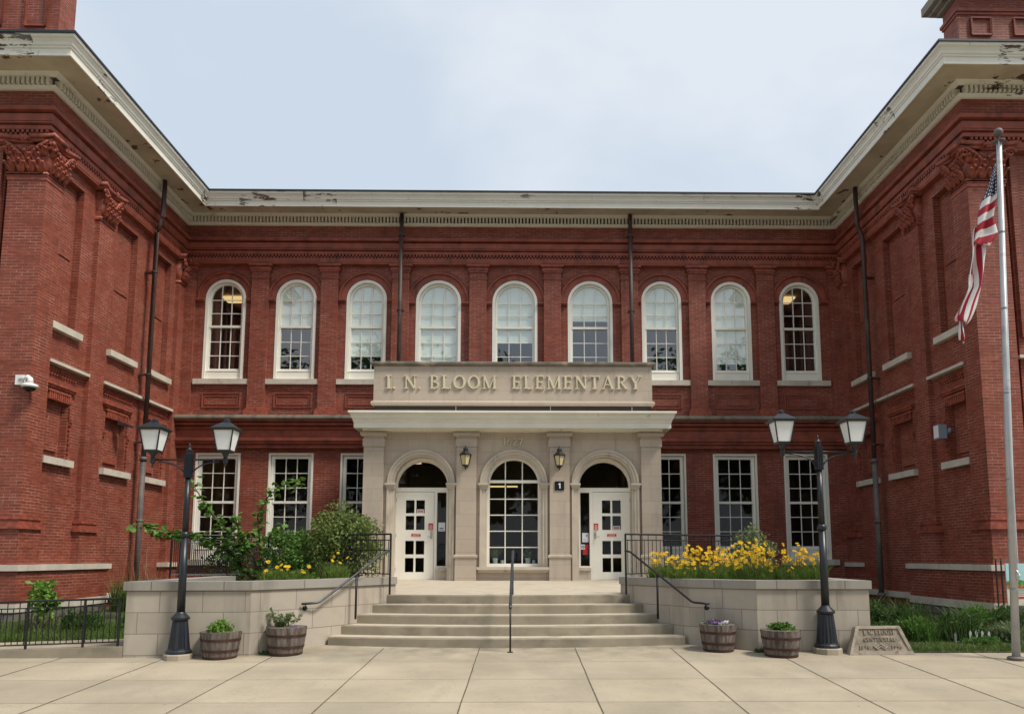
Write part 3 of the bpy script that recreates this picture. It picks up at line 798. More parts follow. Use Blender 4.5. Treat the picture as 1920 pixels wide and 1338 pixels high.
    bx(mb, W - .03, W + RC, 15.57, 17.01, 5.545, 5.61); bx(mb, W - .03, W + RC, 17.63, 21.15, 5.545, 5.61)
    bx(mb, 10.60, 20, YF - .0, YF + RC, 5.545, 5.61); bx(mb, 10.85, 13, YF + .0, YF + RC, 6.30, 6.45)
    part(mb, 'string_course', 'sill')
    mb = MB()
    bx(mb, 10.9, 12.6, YF + .05, YF + RC, 5.10, 5.40); bx(mb, 10.72, 10.86, YF + .04, YF + RC, 6.0, 10.0)
    part(mb, 'wing_front_trim', 'brick')

# --- entablature swept right round the court
mb = MB()
mb.sweep([(-.3, 10.10), (.02, 10.10), (.02, 10.14), (.03, 10.145), (.03, 10.275), (-.05, 10.277), (-.05, 10.39), (.04, 10.395), (.04, 10.485), (-.02, 10.488), (-.02, 10.512), (.085, 10.515), (.085, 10.545), (.0, 10.548), (.0, 10.568), (.065, 10.57), (.065, 10.735), (.0, 10.738), (.0, 10.775), (.14, 10.78), (.155, 10.86), (.0, 10.905)], path)
fz = MB(); fz.sweep([(.0, 10.90), (.0, 11.32)], path)
part(fz, 'frieze', 'brick')
# brick dentil course
def along(p, step, fn, inset=0.0):
    P = path(p)
    for (xa, ya), (xb, yb) in zip(P[:-1], P[1:]):
        L = math.hypot(xb - xa, yb - ya); n = int(L / step); dx, dy = (xb - xa) / L, (yb - ya) / L
        if abs(xa) == 20 or abs(xb) == 20:       # only the part near the corner is in view
            pass
        for i in range(n):
            t = (i + 0.5) * L / n; cx, cy = xa + dx * t, ya + dy * t
            if abs(cx) > 13: continue
            fn(cx, cy, dx, dy)
def dent(mb, hw, d, z0, z1, off=0.0, sh=0.0):
    def fn(cx, cy, dx, dy):
        cx += dx * sh; cy += dy * sh
        nx, ny = dy, -dx       # outward (towards the court)
        # check sign: for the main wall dx=1 -> normal (0,-1)
        a = [(cx - dx * hw + nx * off, cy - dy * hw + ny * off), (cx + dx * hw + nx * off, cy + dy * hw + ny * off),
             (cx + dx * hw + nx * (off + d), cy + dy * hw + ny * (off + d)), (cx - dx * hw + nx * (off + d), cy - dy * hw + ny * (off + d))]
        mb.hexa([(x, y, z0) for x, y in a], [(x, y, z1) for x, y in a])
    return fn
part(mb, 'entablature', 'redpaint')
mb = MB()
along(-0.05, 0.10, dent(mb, 0.026, 0.070, 10.277, 10.325)); along(-0.05, 0.10, dent(mb, 0.026, 0.085, 10.33, 10.392, 0.0, .05))
part(mb, 'brick_dentils', 'redpaint')
mb = MB()
mb.sweep([(.0, 11.28), (.05, 11.29), (.09, 11.34), (.10, 11.355), (.0, 11.36)], path)
mb.sweep([(.10, 11.52), (.16, 11.56), (.22, 11.60)], path)
mb.sweep([(.83, 11.60), (.83, 11.49), (.86, 11.49), (.86, 11.63), (.885, 11.645), (.885, 11.67), (.91, 11.69), (.92, 11.74), (.95, 11.79), (.99, 11.82), (.99, 11.88), (.5, 11.89)], path)
cor = part(mb, 'cornice', 'cornice')
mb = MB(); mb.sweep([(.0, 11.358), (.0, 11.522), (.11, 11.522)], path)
part(mb, 'dentil_gap_shade', 'dentshade', cor)  # backing coloured dark in place of shade behind the dentils
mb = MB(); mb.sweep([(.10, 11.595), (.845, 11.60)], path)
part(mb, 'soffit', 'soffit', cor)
mb = MB(); along(0.0, 0.102, dent(mb, 0.027, 0.15, 11.362, 11.518))
part(mb, 'dentils', 'cornice', cor)
mb = MB(); mb.sweep([(.98, 11.88), (1.02, 11.88), (1.02, 11.925), (.4, 11.95)], path)
part(mb, 'drip_edge', 'roofedge', cor)
mb = MB()
mb.sweep([(.5, 11.95), (-8, 12.2)], lambda p: [(-20, YF - p), (-W + p, YF - p), (-W + p, D0 - p), (W - p, D0 - p), (W - p, YF - p), (20, YF - p)])
part(mb, 'roof', 'roof')

# --- pilasters of the main front
PIL = [-7.53, -5.48, -3.37, -1.07, 1.15, 3.46, 5.48, 7.53]
first = None
for i, x in enumerate(PIL + [-9.60, 9.60]):
    hw = .255 if abs(x) < 9 else .15
    mb = MB()
    mb.box(x - hw, x + hw, D0, YW + .01, 5.68, 10.12)
    o = part(mb, 'front_pilaster', 'brick')
    mb = MB()
    mb.box(x - hw - .07, x + hw + .07, D0 - .07, YW, 5.50, 5.66); mb.box(x - hw - .05, x + hw + .05, D0 - .05, YW, 5.66, 5.70)
    mb.box(x - hw - .025, x + hw + .025, D0 - .025, YW, 5.70, 5.745)
    part(mb, 'pilaster_base', 'terracotta', o)
    mb = MB(); mb.box(x - hw - .02, x + hw + .02, D0 - .02, YW, 9.66, 9.69)
    part(mb, 'pilaster_neck', 'terracotta', o)
    mb = MB()
    mb.box(x - hw - .03, x + hw + .03, D0 - .03, YW, 9.86, 9.92); mb.box(x - hw - .055, x + hw + .055, D0 - .055, YW, 9.92, 9.97)
    mb.box(x - hw - .03, x + hw + .03, D0 - .03, YW, 9.97, 10.03)
    mb.box(x - hw - .085, x + hw + .085, D0 - .085, YW, 10.03, 10.098)
    part(mb, 'pilaster_cap', 'terracotta', o)
# --- belt course between the storeys
mb = MB()
Q = lambda p: [(-W, D0 - p), (W, D0 - p)]
mb.sweep([(-.12, 4.56), (.04, 4.56), (.05, 4.60), (.0, 4.605), (.0, 4.68), (.07, 4.685), (.07, 4.74), (.12, 4.76), (.13, 4.83), (.0, 4.86), (.0, 5.10), (.05, 5.105), (.06, 5.16), (.02, 5.17), (.02, 5.20), (.15, 5.22), (.15, 5.26), (.08, 5.27), (.08, 5.30), (.17, 5.32), (.17, 5.355)], Q)
part(mb, 'belt_course', 'redpaint')
mb = MB(); mb.sweep([(.0, 5.355), (.19, 5.355), (.26, 5.40), (.26, 5.46), (.22, 5.475), (.22, 5.50), (-.15, 5.52)], Q)
part(mb, 'belt_stone', 'greystone')
# --- spandrel panels, archivolts, imposts
for cx, hw in UPW:
    mb = MB(); am = MB()
    a0, a1 = cx - .56, cx + .56
    for (x0, x1, z0, z1) in ((a0, a1, 6.18, 6.21), (a0, a1, 5.76, 5.785), (a0, a0 + .03, 5.787, 6.178), (a1 - .03, a1, 5.787, 6.178)):
        mb.box(x0, x1, YW - .03, YW, z0, z1)
    for (x0, x1, z0, z1) in ((a0 + .08, a1 - .08, 6.10, 6.12), (a0 + .08, a1 - .08, 5.85, 5.867), (a0 + .08, a0 + .098, 5.869, 6.098), (a1 - .098, a1 - .08, 5.869, 6.098)):
        mb.box(x0, x1, YW - .02, YW, z0, z1)
    zs = UZT - hw
    for r0, r1, pr in ((hw + .015, hw + .18, .012), (hw + .18, hw + .215, .065), (hw + .215, hw + .245, .040)):
        lp = arc(cx, zs, r1, 0, PI, 26) + arc(cx, zs, r0, PI, 0, 26)
        am.plate([lp], YW - pr, YW)
    for k in range(34):
        a = PI * (k + .5) / 34
        c, s_ = math.cos(a), math.sin(a)
        am.seg((cx + c * (hw + .262), zs + s_ * (hw + .262)), (cx + c * (hw + .285), zs + s_ * (hw + .285)), .035, YW - .03, YW)
    for sx in (-1, 1):
        x0, x1 = sorted((cx + sx * (hw + .012), cx + sx * (hw + .28)))
        am.box(x0, x1, YW - .06, YW, zs - .10, zs - .06); am.box(x0, x1, YW - .10, YW, zs - .06, zs - .015)
    part(mb, 'spandrel_panel', 'redpaint'); part(am, 'window_archivolt', 'redpaint')

# --- windows
def upper_window(cx, hw, blinds, curtain, label):
    zs = UZT - hw; yf = YW + .04; g = hw - .155
    mb = MB()
    ol = arch_loop(cx, hw - .004, UZ0, zs); il = arch_loop(cx, hw - .085, UZ0 + .02, zs)
    mb.plate([ol, il[::-1]], yf - .05, yf + .12)
    il2 = arch_loop(cx, g, UZ0 + .30, zs)
    mb.plate([arch_loop(cx, hw - .09, UZ0 + .022, zs), il2[::-1]], yf + .03, yf + .10)
    mb.box(cx - g - .05, cx + g + .05, yf + .01, yf + .03, UZ0 + .03, UZ0 + .24)
    mb.box(cx - g - .07, cx + g + .07, yf + .0, yf + .03, UZ0 + .25, UZ0 + .275)
    fr = part(mb, 'window', 'white', label=label)
    # sashes
    zm = 8.225; zb = UZ0 + .31
    mb = MB()
    mb.box(cx - g - .02, cx + g + .02, yf + .015, yf + .075, zm - .035, zm + .035)
    mb.box(cx - g, cx + g, yf + .05, yf + .09, zb - .02, zb + .03)
    t = .011
    for k in (-1, 1):
        xx = cx + k * g / 3
        mb.box(xx - t, xx + t, yf + .045, yf + .07, zm + .036, zs + math.sqrt(g * g - (g / 3) ** 2))
        mb.box(xx - t, xx + t, yf + .06, yf + .085, zb + .031, zm - .036)
    H = zs - .03 - zm
    for zz in (zs - .02, zm + (zs - .02 - zm) * .5):
        mb.box(cx - g, cx + g, yf + .047, yf + .068, zz - t, zz + t)
    for k in (1, 2):
        zz = zb + (zm - .03 - zb) * k / 3
        mb.box(cx - g, cx + g, yf + .062, yf + .083, zz - t, zz + t)
    part(mb, 'sash', 'white', fr)
    mb = MB()
    lp = arch_loop(cx, g + .01, zb - .02, zs, 20)
    mb.plate([lp], yf + .075, yf + .08, sides=False)
    part(mb, 'pane', 'glassup', fr)
    mb = MB(); mb.box(cx - .82 if hw < .65 else cx - .86, cx + .82 if hw < .65 else cx + .86, YW - .10, YW + .3, UZ0 - .155, UZ0)
    part(mb, 'sill', 'sill', fr)
    for (z0, z1) in blinds:
        mb = MB(); mb.plate([rect(cx - g, cx + g, z0, min(z1, zs))] , yf + .10, yf + .11, sides=False)
        if z1 > zs: mb.plate([arch_loop(cx, g, zs, zs + .001)], yf + .10, yf + .11, sides=False)
        part(mb, 'blind', 'blind', fr)
    if curtain:
        mb = MB(); n = 30; pr = None
        for k in range(n + 1):
            x = cx - g + 2 * g * k / n; y = yf + .28 + .05 * math.sin(k * 1.5)
            if pr: mb.face([(pr[0], pr[1], UZ0), (x, y, UZ0), (x, y, 8.2), (pr[0], pr[1], 8.2)])
            pr = (x, y)
        part(mb, 'curtain', 'curtain', fr)
    return fr
BL = [[], [(8.22, 9.6)], [(7.35, 9.6)], [(6.9, 9.6)], [(7.78, 9.6)], [(8.45, 9.6)], [(8.20, 9.6)], [(7.15, 9.6)], []]
for i, (cx, hw) in enumerate(UPW):
    upper_window(cx, hw, BL[i], i in (0, 8), None)
def lower_window(cx):
    hw = LHW; yf = YW + .04; g = .485
    mb = MB()
    mb.plate([rect(cx - hw + .004, cx + hw - .004, LZ0, LZT - .004), rect(cx - hw + .06, cx + hw - .06, LZ0 + .02, LZT - .06)[::-1]], yf - .05, yf + .1)
    mb.plate([rect(cx - hw + .07, cx + hw - .07, LZ0 + .022, LZT - .07), rect(cx - g, cx + g, 1.74, 4.27)[::-1]], yf + .02, yf + .09)
    mb.box(cx - g - .06, cx + g + .06, yf - .01, yf + .02, LZ0 + .03, LZ0 + .27)
    mb.box(cx - g - .08, cx + g + .08, yf - .02, yf + .02, LZ0 + .28, LZ0 + .31)
    fr = part(mb, 'window', 'white')
    mb = MB(); t = .011; zm = 3.0
    mb.box(cx - g - .02, cx + g + .02, yf + .005, yf + .065, zm - .035, zm + .035)
    for k in (-1, 1):
        xx = cx + k * g / 3
        mb.box(xx - t, xx + t, yf + .035, yf + .06, zm + .036, 4.27); mb.box(xx - t, xx + t, yf + .05, yf + .075, 1.74, zm - .036)
    for k in (1, 2):
        zz = zm + (4.27 - zm) * k / 3; mb.box(cx - g, cx + g, yf + .037, yf + .058, zz - t, zz + t)
        zz = 1.74 + (zm - 1.74) * k / 3; mb.box(cx - g, cx + g, yf + .052, yf + .073, zz - t, zz + t)
    part(mb, 'sash', 'white', fr)
    mb = MB(); mb.plate([rect(cx - g - .01, cx + g + .01, 1.73, 4.28)], yf + .07, yf + .08, sides=False)
    part(mb, 'pane', 'glass', fr)
    mb = MB(); mb.box(cx - .83, cx + .83, YW - .10, YW + .3, LZ0 - .16, LZ0)
    part(mb, 'sill', 'sill', fr)
    return fr
for cx in LOW: lower_window(cx)
# rooms behind the glass
mb = MB()
for z0, z1 in ((0.9, 4.9), (5.6, 9.75)):
    y0, y1 = YW + .36, 27.5
    mb.face([(-9.8, y1, z0), (9.8, y1, z0), (9.8, y1, z1), (-9.8, y1, z1)])
    mb.face([(-9.8, y0, z1), (9.8, y0, z1), (9.8, y1, z1), (-9.8, y1, z1)])
    mb.face([(-9.8, y0, z0), (9.8, y0, z0), (9.8, y1, z0), (-9.8, y1, z0)])
    for x in (-9.8, -5.5, 5.5, 9.8): mb.face([(x, y0, z0), (x, y1, z0), (x, y1, z1), (x, y0, z1)])
for x in (-3.35, 3.35): mb.face([(x, y0, 5.6), (x, y1, 5.6), (x, y1, 9.75), (x, y0, 9.75)])
part(mb, 'classrooms', 'interior')
lg = MB()
for (x0, x1, ya, yb_, z) in ((-9.35, -8.3, 23.2, 23.75, 9.66), (8.35, 9.0, 23.0, 23.6, 9.66), (1.9, 3.2, 23.3, 23.7, 9.66), (-9.1, -8.0, 24.6, 24.9, 4.8)):
    lg = MB(); lg.box(x0, x1, ya, yb_, z, z + .05); part(lg, 'ceiling_light', 'tubelight')

# --- downpipes
def downpipe(pts_top, pts_low, rt, rl, brackets, wallx=None):
    mb = MB(); mb.tube(pts_top, rt, 10); o = part(mb, 'downpipe', 'pipe', None, True)
    if pts_low:
        mb = MB(); mb.tube(pts_low, rl, 10)
        for i in (0, len(pts_low) - 1):
            q = Vector(pts_low[i]); d = 0.06 if i == 0 else -.06
            mb.tube([q + Vector((0, 0, -.04)), q + Vector((0, 0, .06))], rl * 1.35, 10)
        z = pts_low[0][2] - 1.6
        while z > 1.5:
            x_, y_ = pts_low[0][0], pts_low[0][1]
            mb.tube([(x_, y_, z - .04), (x_, y_, z + .04)], rl * 1.3, 10); z -= 1.9
        part(mb, 'cast_iron_section', 'pipelow', o, True)
    mb = MB()
    for (x, y, z, r) in brackets:
        mb.tube([(x, y, z - .02), (x, y, z + .02)], r, 10)
        if wallx: mb.box(min(x, wallx), max(x, wallx), y - .02, y + .12, z - .018, z + .018)
        else: mb.box(x - .1, x + .1, y, y + .14, z - .018, z + .018)
    part(mb, 'bracket', 'pipe', o)
for s, yy in ((-1, 19.38), (1, 19.50)):
    xx = s * (W - .16)
    top = [(s * (W - .29), yy, 11.58), (s * (W - .29), yy, 10.55), (s * (W - .28), yy, 10.45), (s * (W - .18), yy, 10.2), (xx, yy, 10.08), (xx, yy, 3.9)]
    downpipe(top, [(xx, yy, 3.95), (xx, yy, .45)], .060, .070, [(xx, yy, z, .078) for z in (9.0, 6.2, 4.4)], s * (W + .1))
for x in (-3.33, 3.46):
    downpipe([(x, D0 - .30, 11.55), (x, D0 - .30, 5.52)], None, .062, 0, [(x, D0 - .30, z, .075) for z in (10.9, 8.6, 6.7)])

# --- chimneys on the wings
for s in (-1, 1):
    mb = MB(); x0, x1 = sorted((s * 10.85, s * 16)); u_ = .75 if s < 0 else 0
    mb.box(x0, x1, 16.65, 17.25, 11.9, 15.2 + u_)
    ch = part(mb, 'chimney', 'brick')
    mb = MB()
    mb.box(x0 - .06, x1 + .06, 16.59, 17.31, 14.62 + u_, 14.70 + u_); mb.box(x0 - .03, x1 + .03, 16.62, 17.28, 14.55 + u_, 14.62 + u_)
    for k in range(3):
        a = s * (11.15 + k * 1.05); xa, xb = sorted((a, a + s * .5))
        for z in (14.0, 14.44 + u_ * .7): mb.box(xa, xb, 16.60, 16.66, z, z + .035)
        for x in (xa, xb - .035): mb.box(x, x + .035, 16.605, 16.66, 14.036, 14.439 + u_ * .7)
        n = 9 + int(u_ * 12)
        for q in range(n):
            mb.box(xa - .02, xa + .012, 16.59, 16.66, 14.02 + q * .05, 14.045 + q * .05); mb.box(xb - .012, xb + .02, 16.59, 16.66, 14.02 + q * .05, 14.045 + q * .05)
    part(mb, 'chimney_moulding', 'redpaint', ch)
    mb = MB()
    for e, z0, z1 in ((.10, 15.0, 15.1), (.22, 15.1, 15.2), (.34, 15.2, 15.42)):
        mb.box(x0 - e, x1 + e, 16.65 - e, 17.25 + e, z0 + u_, z1 + u_)
    part(mb, 'chimney_cap', 'greystone', ch)

# ------------------------------------------------------------------ portico (part of the school)
PX = 0.025; YP = 18.3; YR = 18.42; ZP = 0.86
mb = MB()
ARC = [PX - 2.27, PX + 0.02, PX + 2.29]
zs = 3.24; rop = .665
lo = [rect(PX - 3.62, PX + 3.62, .60, 4.60)]
lo.append(([(ARC[0] - rop, .62), (ARC[0] + rop, .62)] + arc(ARC[0], zs, rop, 0, PI, 24))[::-1])
lo.append(([(ARC[1] - rop, 1.18), (ARC[1] + rop, 1.18)] + arc(ARC[1], zs, rop, 0, PI, 24))[::-1])
lo.append(([(ARC[2] - rop, .62), (ARC[2] + rop, .62)] + arc(ARC[2], zs, rop, 0, PI, 24))[::-1])
mb.plate(lo, YR, YR + .40)
for s in (-1, 1):
    x0, x1 = sorted((PX + s * 3.62, PX + s * 3.60))
    mb.box(min(PX + s * 3.62, PX + s * 3.3), max(PX + s * 3.62, PX + s * 3.3), YR + .41, YW + .1, .3, 4.60)
por = part(mb, 'portico', 'limestone', label='pale limestone entrance portico with three round arches')
for x in (-3.425, -1.135, 1.165, 3.435):
    x += PX * .5
    mb = MB()
    mb.box(x - .245, x + .245, YP, YR + .01, .62, 4.16)
    mb.box(x - .27, x + .27, YP - .025, YR + .01, 4.14, 4.33)
    mb.box(x - .25, x + .25, YP - .01, YR + .01, 4.33, 4.39)
    n = 6
    for k in range(n):      # rounded cushion
        a0 = -PI / 2 + PI * k / n; a1 = -PI / 2 + PI * (k + 1) / n
        p0 = .03 + .05 * math.cos(a0); p1 = .03 + .05 * math.cos(a1); z0 = 4.45 + .06 * math.sin(a0); z1 = 4.45 + .06 * math.sin(a1)
        mb.hexa([(x - .25 - p0, YP - p0, z0), (x + .25 + p0, YP - p0, z0), (x + .25 + p0, YR, z0), (x - .25 - p0, YR, z0)],
                [(x - .25 - p1, YP - p1, z1), (x + .25 + p1, YP - p1, z1), (x + .25 + p1, YR, z1), (x - .25 - p1, YR, z1)])
    for k in range(5):
        a0 = -PI / 2 + PI * k / 5; a1 = -PI / 2 + PI * (k + 1) / 5
        p0 = .01 + .035 * math.cos(a0); p1 = .01 + .035 * math.cos(a1); z0 = 1.44 + .05 * math.sin(a0); z1 = 1.44 + .05 * math.sin(a1)
        mb.hexa([(x - .25 - p0, YP - p0, z0), (x + .25 + p0, YP - p0, z0), (x + .25 + p0, YR, z0), (x - .25 - p0, YR, z0)],
                [(x - .25 - p1, YP - p1, z1), (x + .25 + p1, YP - p1, z1), (x + .25 + p1, YR, z1), (x - .25 - p1, YR, z1)])
    mb.box(x - .262, x + .262, YP - .016, YR + .005, .61, 1.40)
    part(mb, 'portico_pilaster', 'limestone', por)
# arch mouldings
mb = MB()
for i, cx in enumerate(ARC):
    zb = .62 if i != 1 else 1.18
    for r0, r1, pr in ((rop - .003, rop + .05, .012), (rop + .05, rop + .12, .045), (rop + .12, rop + .17, .07)):
        mb.plate([arc(cx, zs, r1, 0, PI, 30) + arc(cx, zs, r0, PI, 0, 30)], YR - pr, YR + .02)
        for s in (-1, 1):
            x0, x1 = sorted((cx + s * r0, cx + s * r1))
            mb.box(x0, x1, YR - pr, YR + .02, zb, zs - .14)
    for s in (-1, 1):
        for e, z0, z1 in ((.0, zs - .14, zs - .10), (.02, zs - .10, zs - .05), (.045, zs - .05, zs)):
            x0, x1 = sorted((cx + s * (rop - .02 - e * .5), cx + s * (rop + .17 + e)))
            mb.box(x0, x1, YR - .08 - e, YR + .05, z0, z1 - .001)
cx = ARC[1]
mb.box(cx - .90, cx + .90, YR - .13, YR + .05, 1.12, 1.19); mb.box(cx - .86, cx + .86, YR - .09, YR + .05, 1.06, 1.12)
part(mb, 'arch_moulding', 'limeplain', por)
# cornice
mb = MB()
E = lambda p: [(PX - 3.68 - p * .66, YW), (PX - 3.68 - p * .66, YP - p), (PX + 3.68 + p * .66, YP - p), (PX + 3.68 + p * .66, YW)]
mb.sweep([(-.3, 4.52), (.05, 4.52), (.05, 4.57), (.12, 4.585), (.26, 4.59)], E)
mb.sweep([(.26, 4.59), (.26, 4.56), (.30, 4.56), (.30, 4.68), (.32, 4.70), (.32, 4.73), (.345, 4.75), (.35, 4.77), (.38, 4.79), (.40, 4.86), (.44, 4.90), (.47, 4.905), (.47, 4.955), (-.2, 5.0)], E)
part(mb, 'portico_cornice', 'cream', por)
mb = MB(); F = lambda p: [(PX - 3.50 - p, YW), (PX - 3.50 - p, 18.42 - p), (PX + 3.50 + p, 18.42 - p), (PX + 3.50 + p, YW)]
mb.sweep([(-.02, 4.95), (-.02, 5.20)], F)
fl = part(mb, 'flashing', 'flash', por)
for x in (-1.42, .95, 3.0):
    mb = MB(); mb.box(x, x + .02, 18.42, 18.45, 4.98, 5.18); part(mb, 'flashing_seam', 'galv', por)
mb = MB(); mb.sweep([(-.02, 5.19), (.03, 5.195), (.055, 5.225), (.06, 5.255), (.05, 5.285), (.02, 5.31), (.0, 5.315), (.0, 6.22)], F)
part(mb, 'parapet', 'limestone', por)
mb = MB(); mb.sweep([(.0, 6.20), (.015, 6.205), (.05, 6.225), (.08, 6.24), (.08, 6.285), (.05, 6.31), (-.3, 6.33)], F)
part(mb, 'parapet_cap', 'darkcap', por)
mb = MB(); mb.face([(PX - 3.4, 18.6, 6.31), (PX + 3.4, 18.6, 6.31), (PX + 3.4, YW, 6.31), (PX - 3.4, YW, 6.31)])
mb.face([(PX - 3.9, 18.0, 4.97), (PX + 3.9, 18.0, 4.97), (PX + 3.9, YW, 5.0), (PX - 3.9, YW, 5.0)])
part(mb, 'portico_roof', 'roof', por)
mb = MB(); text(mb, 'I. N. BLOOM  ELEMENTARY', -3.17, 3.25, 5.62, .34, 18.42 - .045, 18.43)
part(mb, 'school_name_lettering', 'letter', por)
mb = MB(); text(mb, '1627', -.225, .26, 4.19, .175, YR - .05, YR + .01)
part(mb, 'street_number_lettering', 'letter', por)

# portico middle window
cx = ARC[1]; g = .60; yw = YR + .16
mb = MB()
mb.plate([[(cx - .67, 1.19), (cx + .67, 1.19)] + arc(cx, zs, .67, 0, PI, 24), ([(cx - g, 1.27), (cx + g, 1.27)] + arc(cx, zs, g, 0, PI, 24))[::-1]], yw, yw + .12)
mb.box(cx - g - .03, cx + g + .03, yw - .02, yw + .08, 3.265, 3.335)
fr = part(mb, 'window', 'white', label='round-headed window in the middle arch of the portico')
mb = MB()
for k in (-1, 1):
    xx = cx + k * .212
    mb.box(xx - .013, xx + .013, yw + .02, yw + .06, 1.27, 3.265); mb.box(xx - .013, xx + .013, yw + .02, yw + .06, 3.335, zs + math.sqrt(g * g - .212 ** 2))
for k in range(1, 5):
    z = 1.27 + (3.265 - 1.27) * k / 5 * 1.0
    mb.box(cx - g, cx + g, yw + .024, yw + .056, z - .012, z + .012)
part(mb, 'glazing_bars', 'white', fr)
mb = MB(); mb.plate([[(cx - g - .01, 1.26), (cx + g + .01, 1.26)] + arc(cx, zs, g + .01, 0, PI, 24)], yw + .06, yw + .07, sides=False)
part(mb, 'pane', 'glass', fr)
# doors
def entrance(cx, s):
    """s=-1: door on the left of its bay; s=+1: door on the right"""
    yd = YR + .30
    mb = MB()
    # surrounding frame
    dx0, dx1 = sorted((cx + s * .66, cx - s * .30)) if s < 0 else sorted((cx - s * .30, cx + s * .66))
    sx0, sx1 = (dx1 + .07, cx + .60) if s < 0 else (cx - .60, dx0 - .07)
    g = .625
    mb.plate([[(cx - .70, ZP), (cx + .70, ZP)] + arc(cx, zs, .70, 0, PI, 24),
              ([(cx - g, 3.16), (cx + g, 3.16)] + arc(cx, zs - .06, g, 0, PI, 24))[::-1],
              rect(dx0 + .012, dx1, ZP + .01, 3.06)[::-1], rect(sx0, sx1, 1.21, 3.04)[::-1]], yd, yd + .10)
    fr = part(mb, 'door_frame', 'doorwhite')
    mb = MB(); a0, a1 = (sx0 - .02, sx1 + .08) if s < 0 else (sx0 - .08, sx1 + .02)
    mb.box(a0, a1, yd - .08, yd - .002, ZP, 1.10); mb.box(a0, a1, yd - .12, yd - .002, 1.10, 1.17)
    part(mb, 'stone_panel', 'limeplain', fr)
    mb = MB(); mb.plate([arc(cx, zs - .06, g + .01, 0, PI, 24) + [(cx - g - .01, 3.15), (cx + g + .01, 3.15)]], yd + .07, yd + .08, sides=False)
    mb.plate([rect(sx0 - .01, sx1 + .01, 1.20, 3.05)], yd + .07, yd + .08, sides=False)
    part(mb, 'pane', 'glass', fr)
    # leaf
    w = dx1 - dx0 - .02; x0 = dx0 + .016; x1 = x0 + w - .006; z0, z1 = ZP + .015, 3.052
    lx = x0 + (.15 if True else 0); pw = .215; gap = .045
    base = (x0 + x1) / 2 - .0 - (pw * 2 + gap) / 2
    holes = []; pz = [(1.02, 1.29), (1.335, 1.605), (1.82, 2.09), (2.135, 2.405)]
    pz = [(z0 + .15, z0 + .42), (z0 + .465, z0 + .735), (z0 + .95, z0 + 1.22), (z0 + 1.265, z0 + 1.535)]
    H = z1 - z0
    pz = [(z0 + H * a, z0 + H * b) for a, b in ((.085, .245), (.285, .44), (.565, .725), (.755, .905))]
    for a, b in pz:
        for k in (0, 1):
            holes.append(rect(base + k * (pw + gap), base + k * (pw + gap) + pw, a, b)[::-1])
    mb = MB(); mb.plate([rect(x0, x1, z0, z1)] + holes, yd + .015, yd + .06)
    door = part(mb, 'door', 'doorwhite')
    mb = MB(); mb.plate([rect(x0 + .02, x1 - .02, z0 + .02, z1 - .02)], yd + .05, yd + .055, sides=False)
    part(mb, 'pane', 'glass', door)
    hx = x1 - .055 if s < 0 else x0 + .055
    mb = MB(); zc = z0 + H * .51
    mb.box(hx - .025, hx + .025, yd - .005, yd + .014, zc - .10, zc + .09)
    mb.tube([(hx, yd - .0, zc - .05), (hx, yd - .05, zc - .05), (hx + s * .10, yd - .055, zc - .05)], .011, 8)
    part(mb, 'handle', 'galv', door)
    mb = MB(); hxx = x0 - .006 if s < 0 else x1 + .006
    for z in (z0 + .25, z0 + H * .5, z1 - .2): mb.tube([(hxx, yd + .005, z - .05), (hxx, yd + .005, z + .05)], .010, 8)
    part(mb, 'hinge', 'galv', door)
    # notices
    nx = x1 - .075 if s < 0 else x0 + .075
    mb = MB(); zt = z0 + H * .60
    mb.box(nx - .055, nx + .055, yd + .007, yd + .0135, zt - .085, zt + .085)
    nt_ = part(mb, 'red_notice', 'signred', door)
    mb = MB()
    mb.lathe([(.012, 0), (.012, .002)], (nx, yd + .006, zt + .06), 8)
    for k, wv in enumerate((.07, .05, .08, .06, .08, .08)): mb.box(nx - wv / 2, nx + wv / 2, yd + .004, yd + .0065, zt + .035 - k * .022, zt + .044 - k * .022)
    part(mb, 'notice_print', 'whiteprint', nt_)
    mx_ = (x0 + x1) / 2 + (.03 if s < 0 else .0); zt = z0 + H * .503
    tilt = -.06 if s < 0 else 0
    mb = MB()
    def rot(x, z): return (mx_ + x * math.cos(tilt) - z * math.sin(tilt), zt + x * math.sin(tilt) + z * math.cos(tilt))
    for (a, b, c, d, y0_, y1_, mt) in ((-.115, .115, -.033, .033, .006, .0135, 0),):
        q = [rot(a, c), rot(b, c), rot(b, d), rot(a, d)]
        mb.hexa([(x, yd + y1_, z) for x, z in q], [(x, yd + y0_, z) for x, z in q])
    nt_ = part(mb, 'welcome_notice', 'signred', door)
    mb = MB(); text(mb, 'WELCOME', -.075, .075, -.004, .026, 0, .002)
    mb.box(-.095, .095, 0, .002, -.022, -.014)
    mb.v = [(rot(x, z)[0], yd + .003 + y, rot(x, z)[1]) for x, y, z in mb.v]
    part(mb, 'notice_print', 'whiteprint', nt_)
    # small pink card in one pane
    a, b = pz[3] if s < 0 else pz[2]
    k = 1
    px0 = base + k * (pw + gap) + .02
    mb = MB(); mb.box(px0, px0 + .17, yd + .040, yd + .046, a + .005, a + .10)
    nt_ = part(mb, 'card', 'paper', door)
    mb = MB(); mb.box(px0 + .015, px0 + .155, yd + .037, yd + .0395, a + .02, a + .085)
    part(mb, 'card_print', 'paperpink', nt_)
    return sx0, sx1, yd
sl = entrance(ARC[0], -1)
sr = entrance(ARC[2], 1)
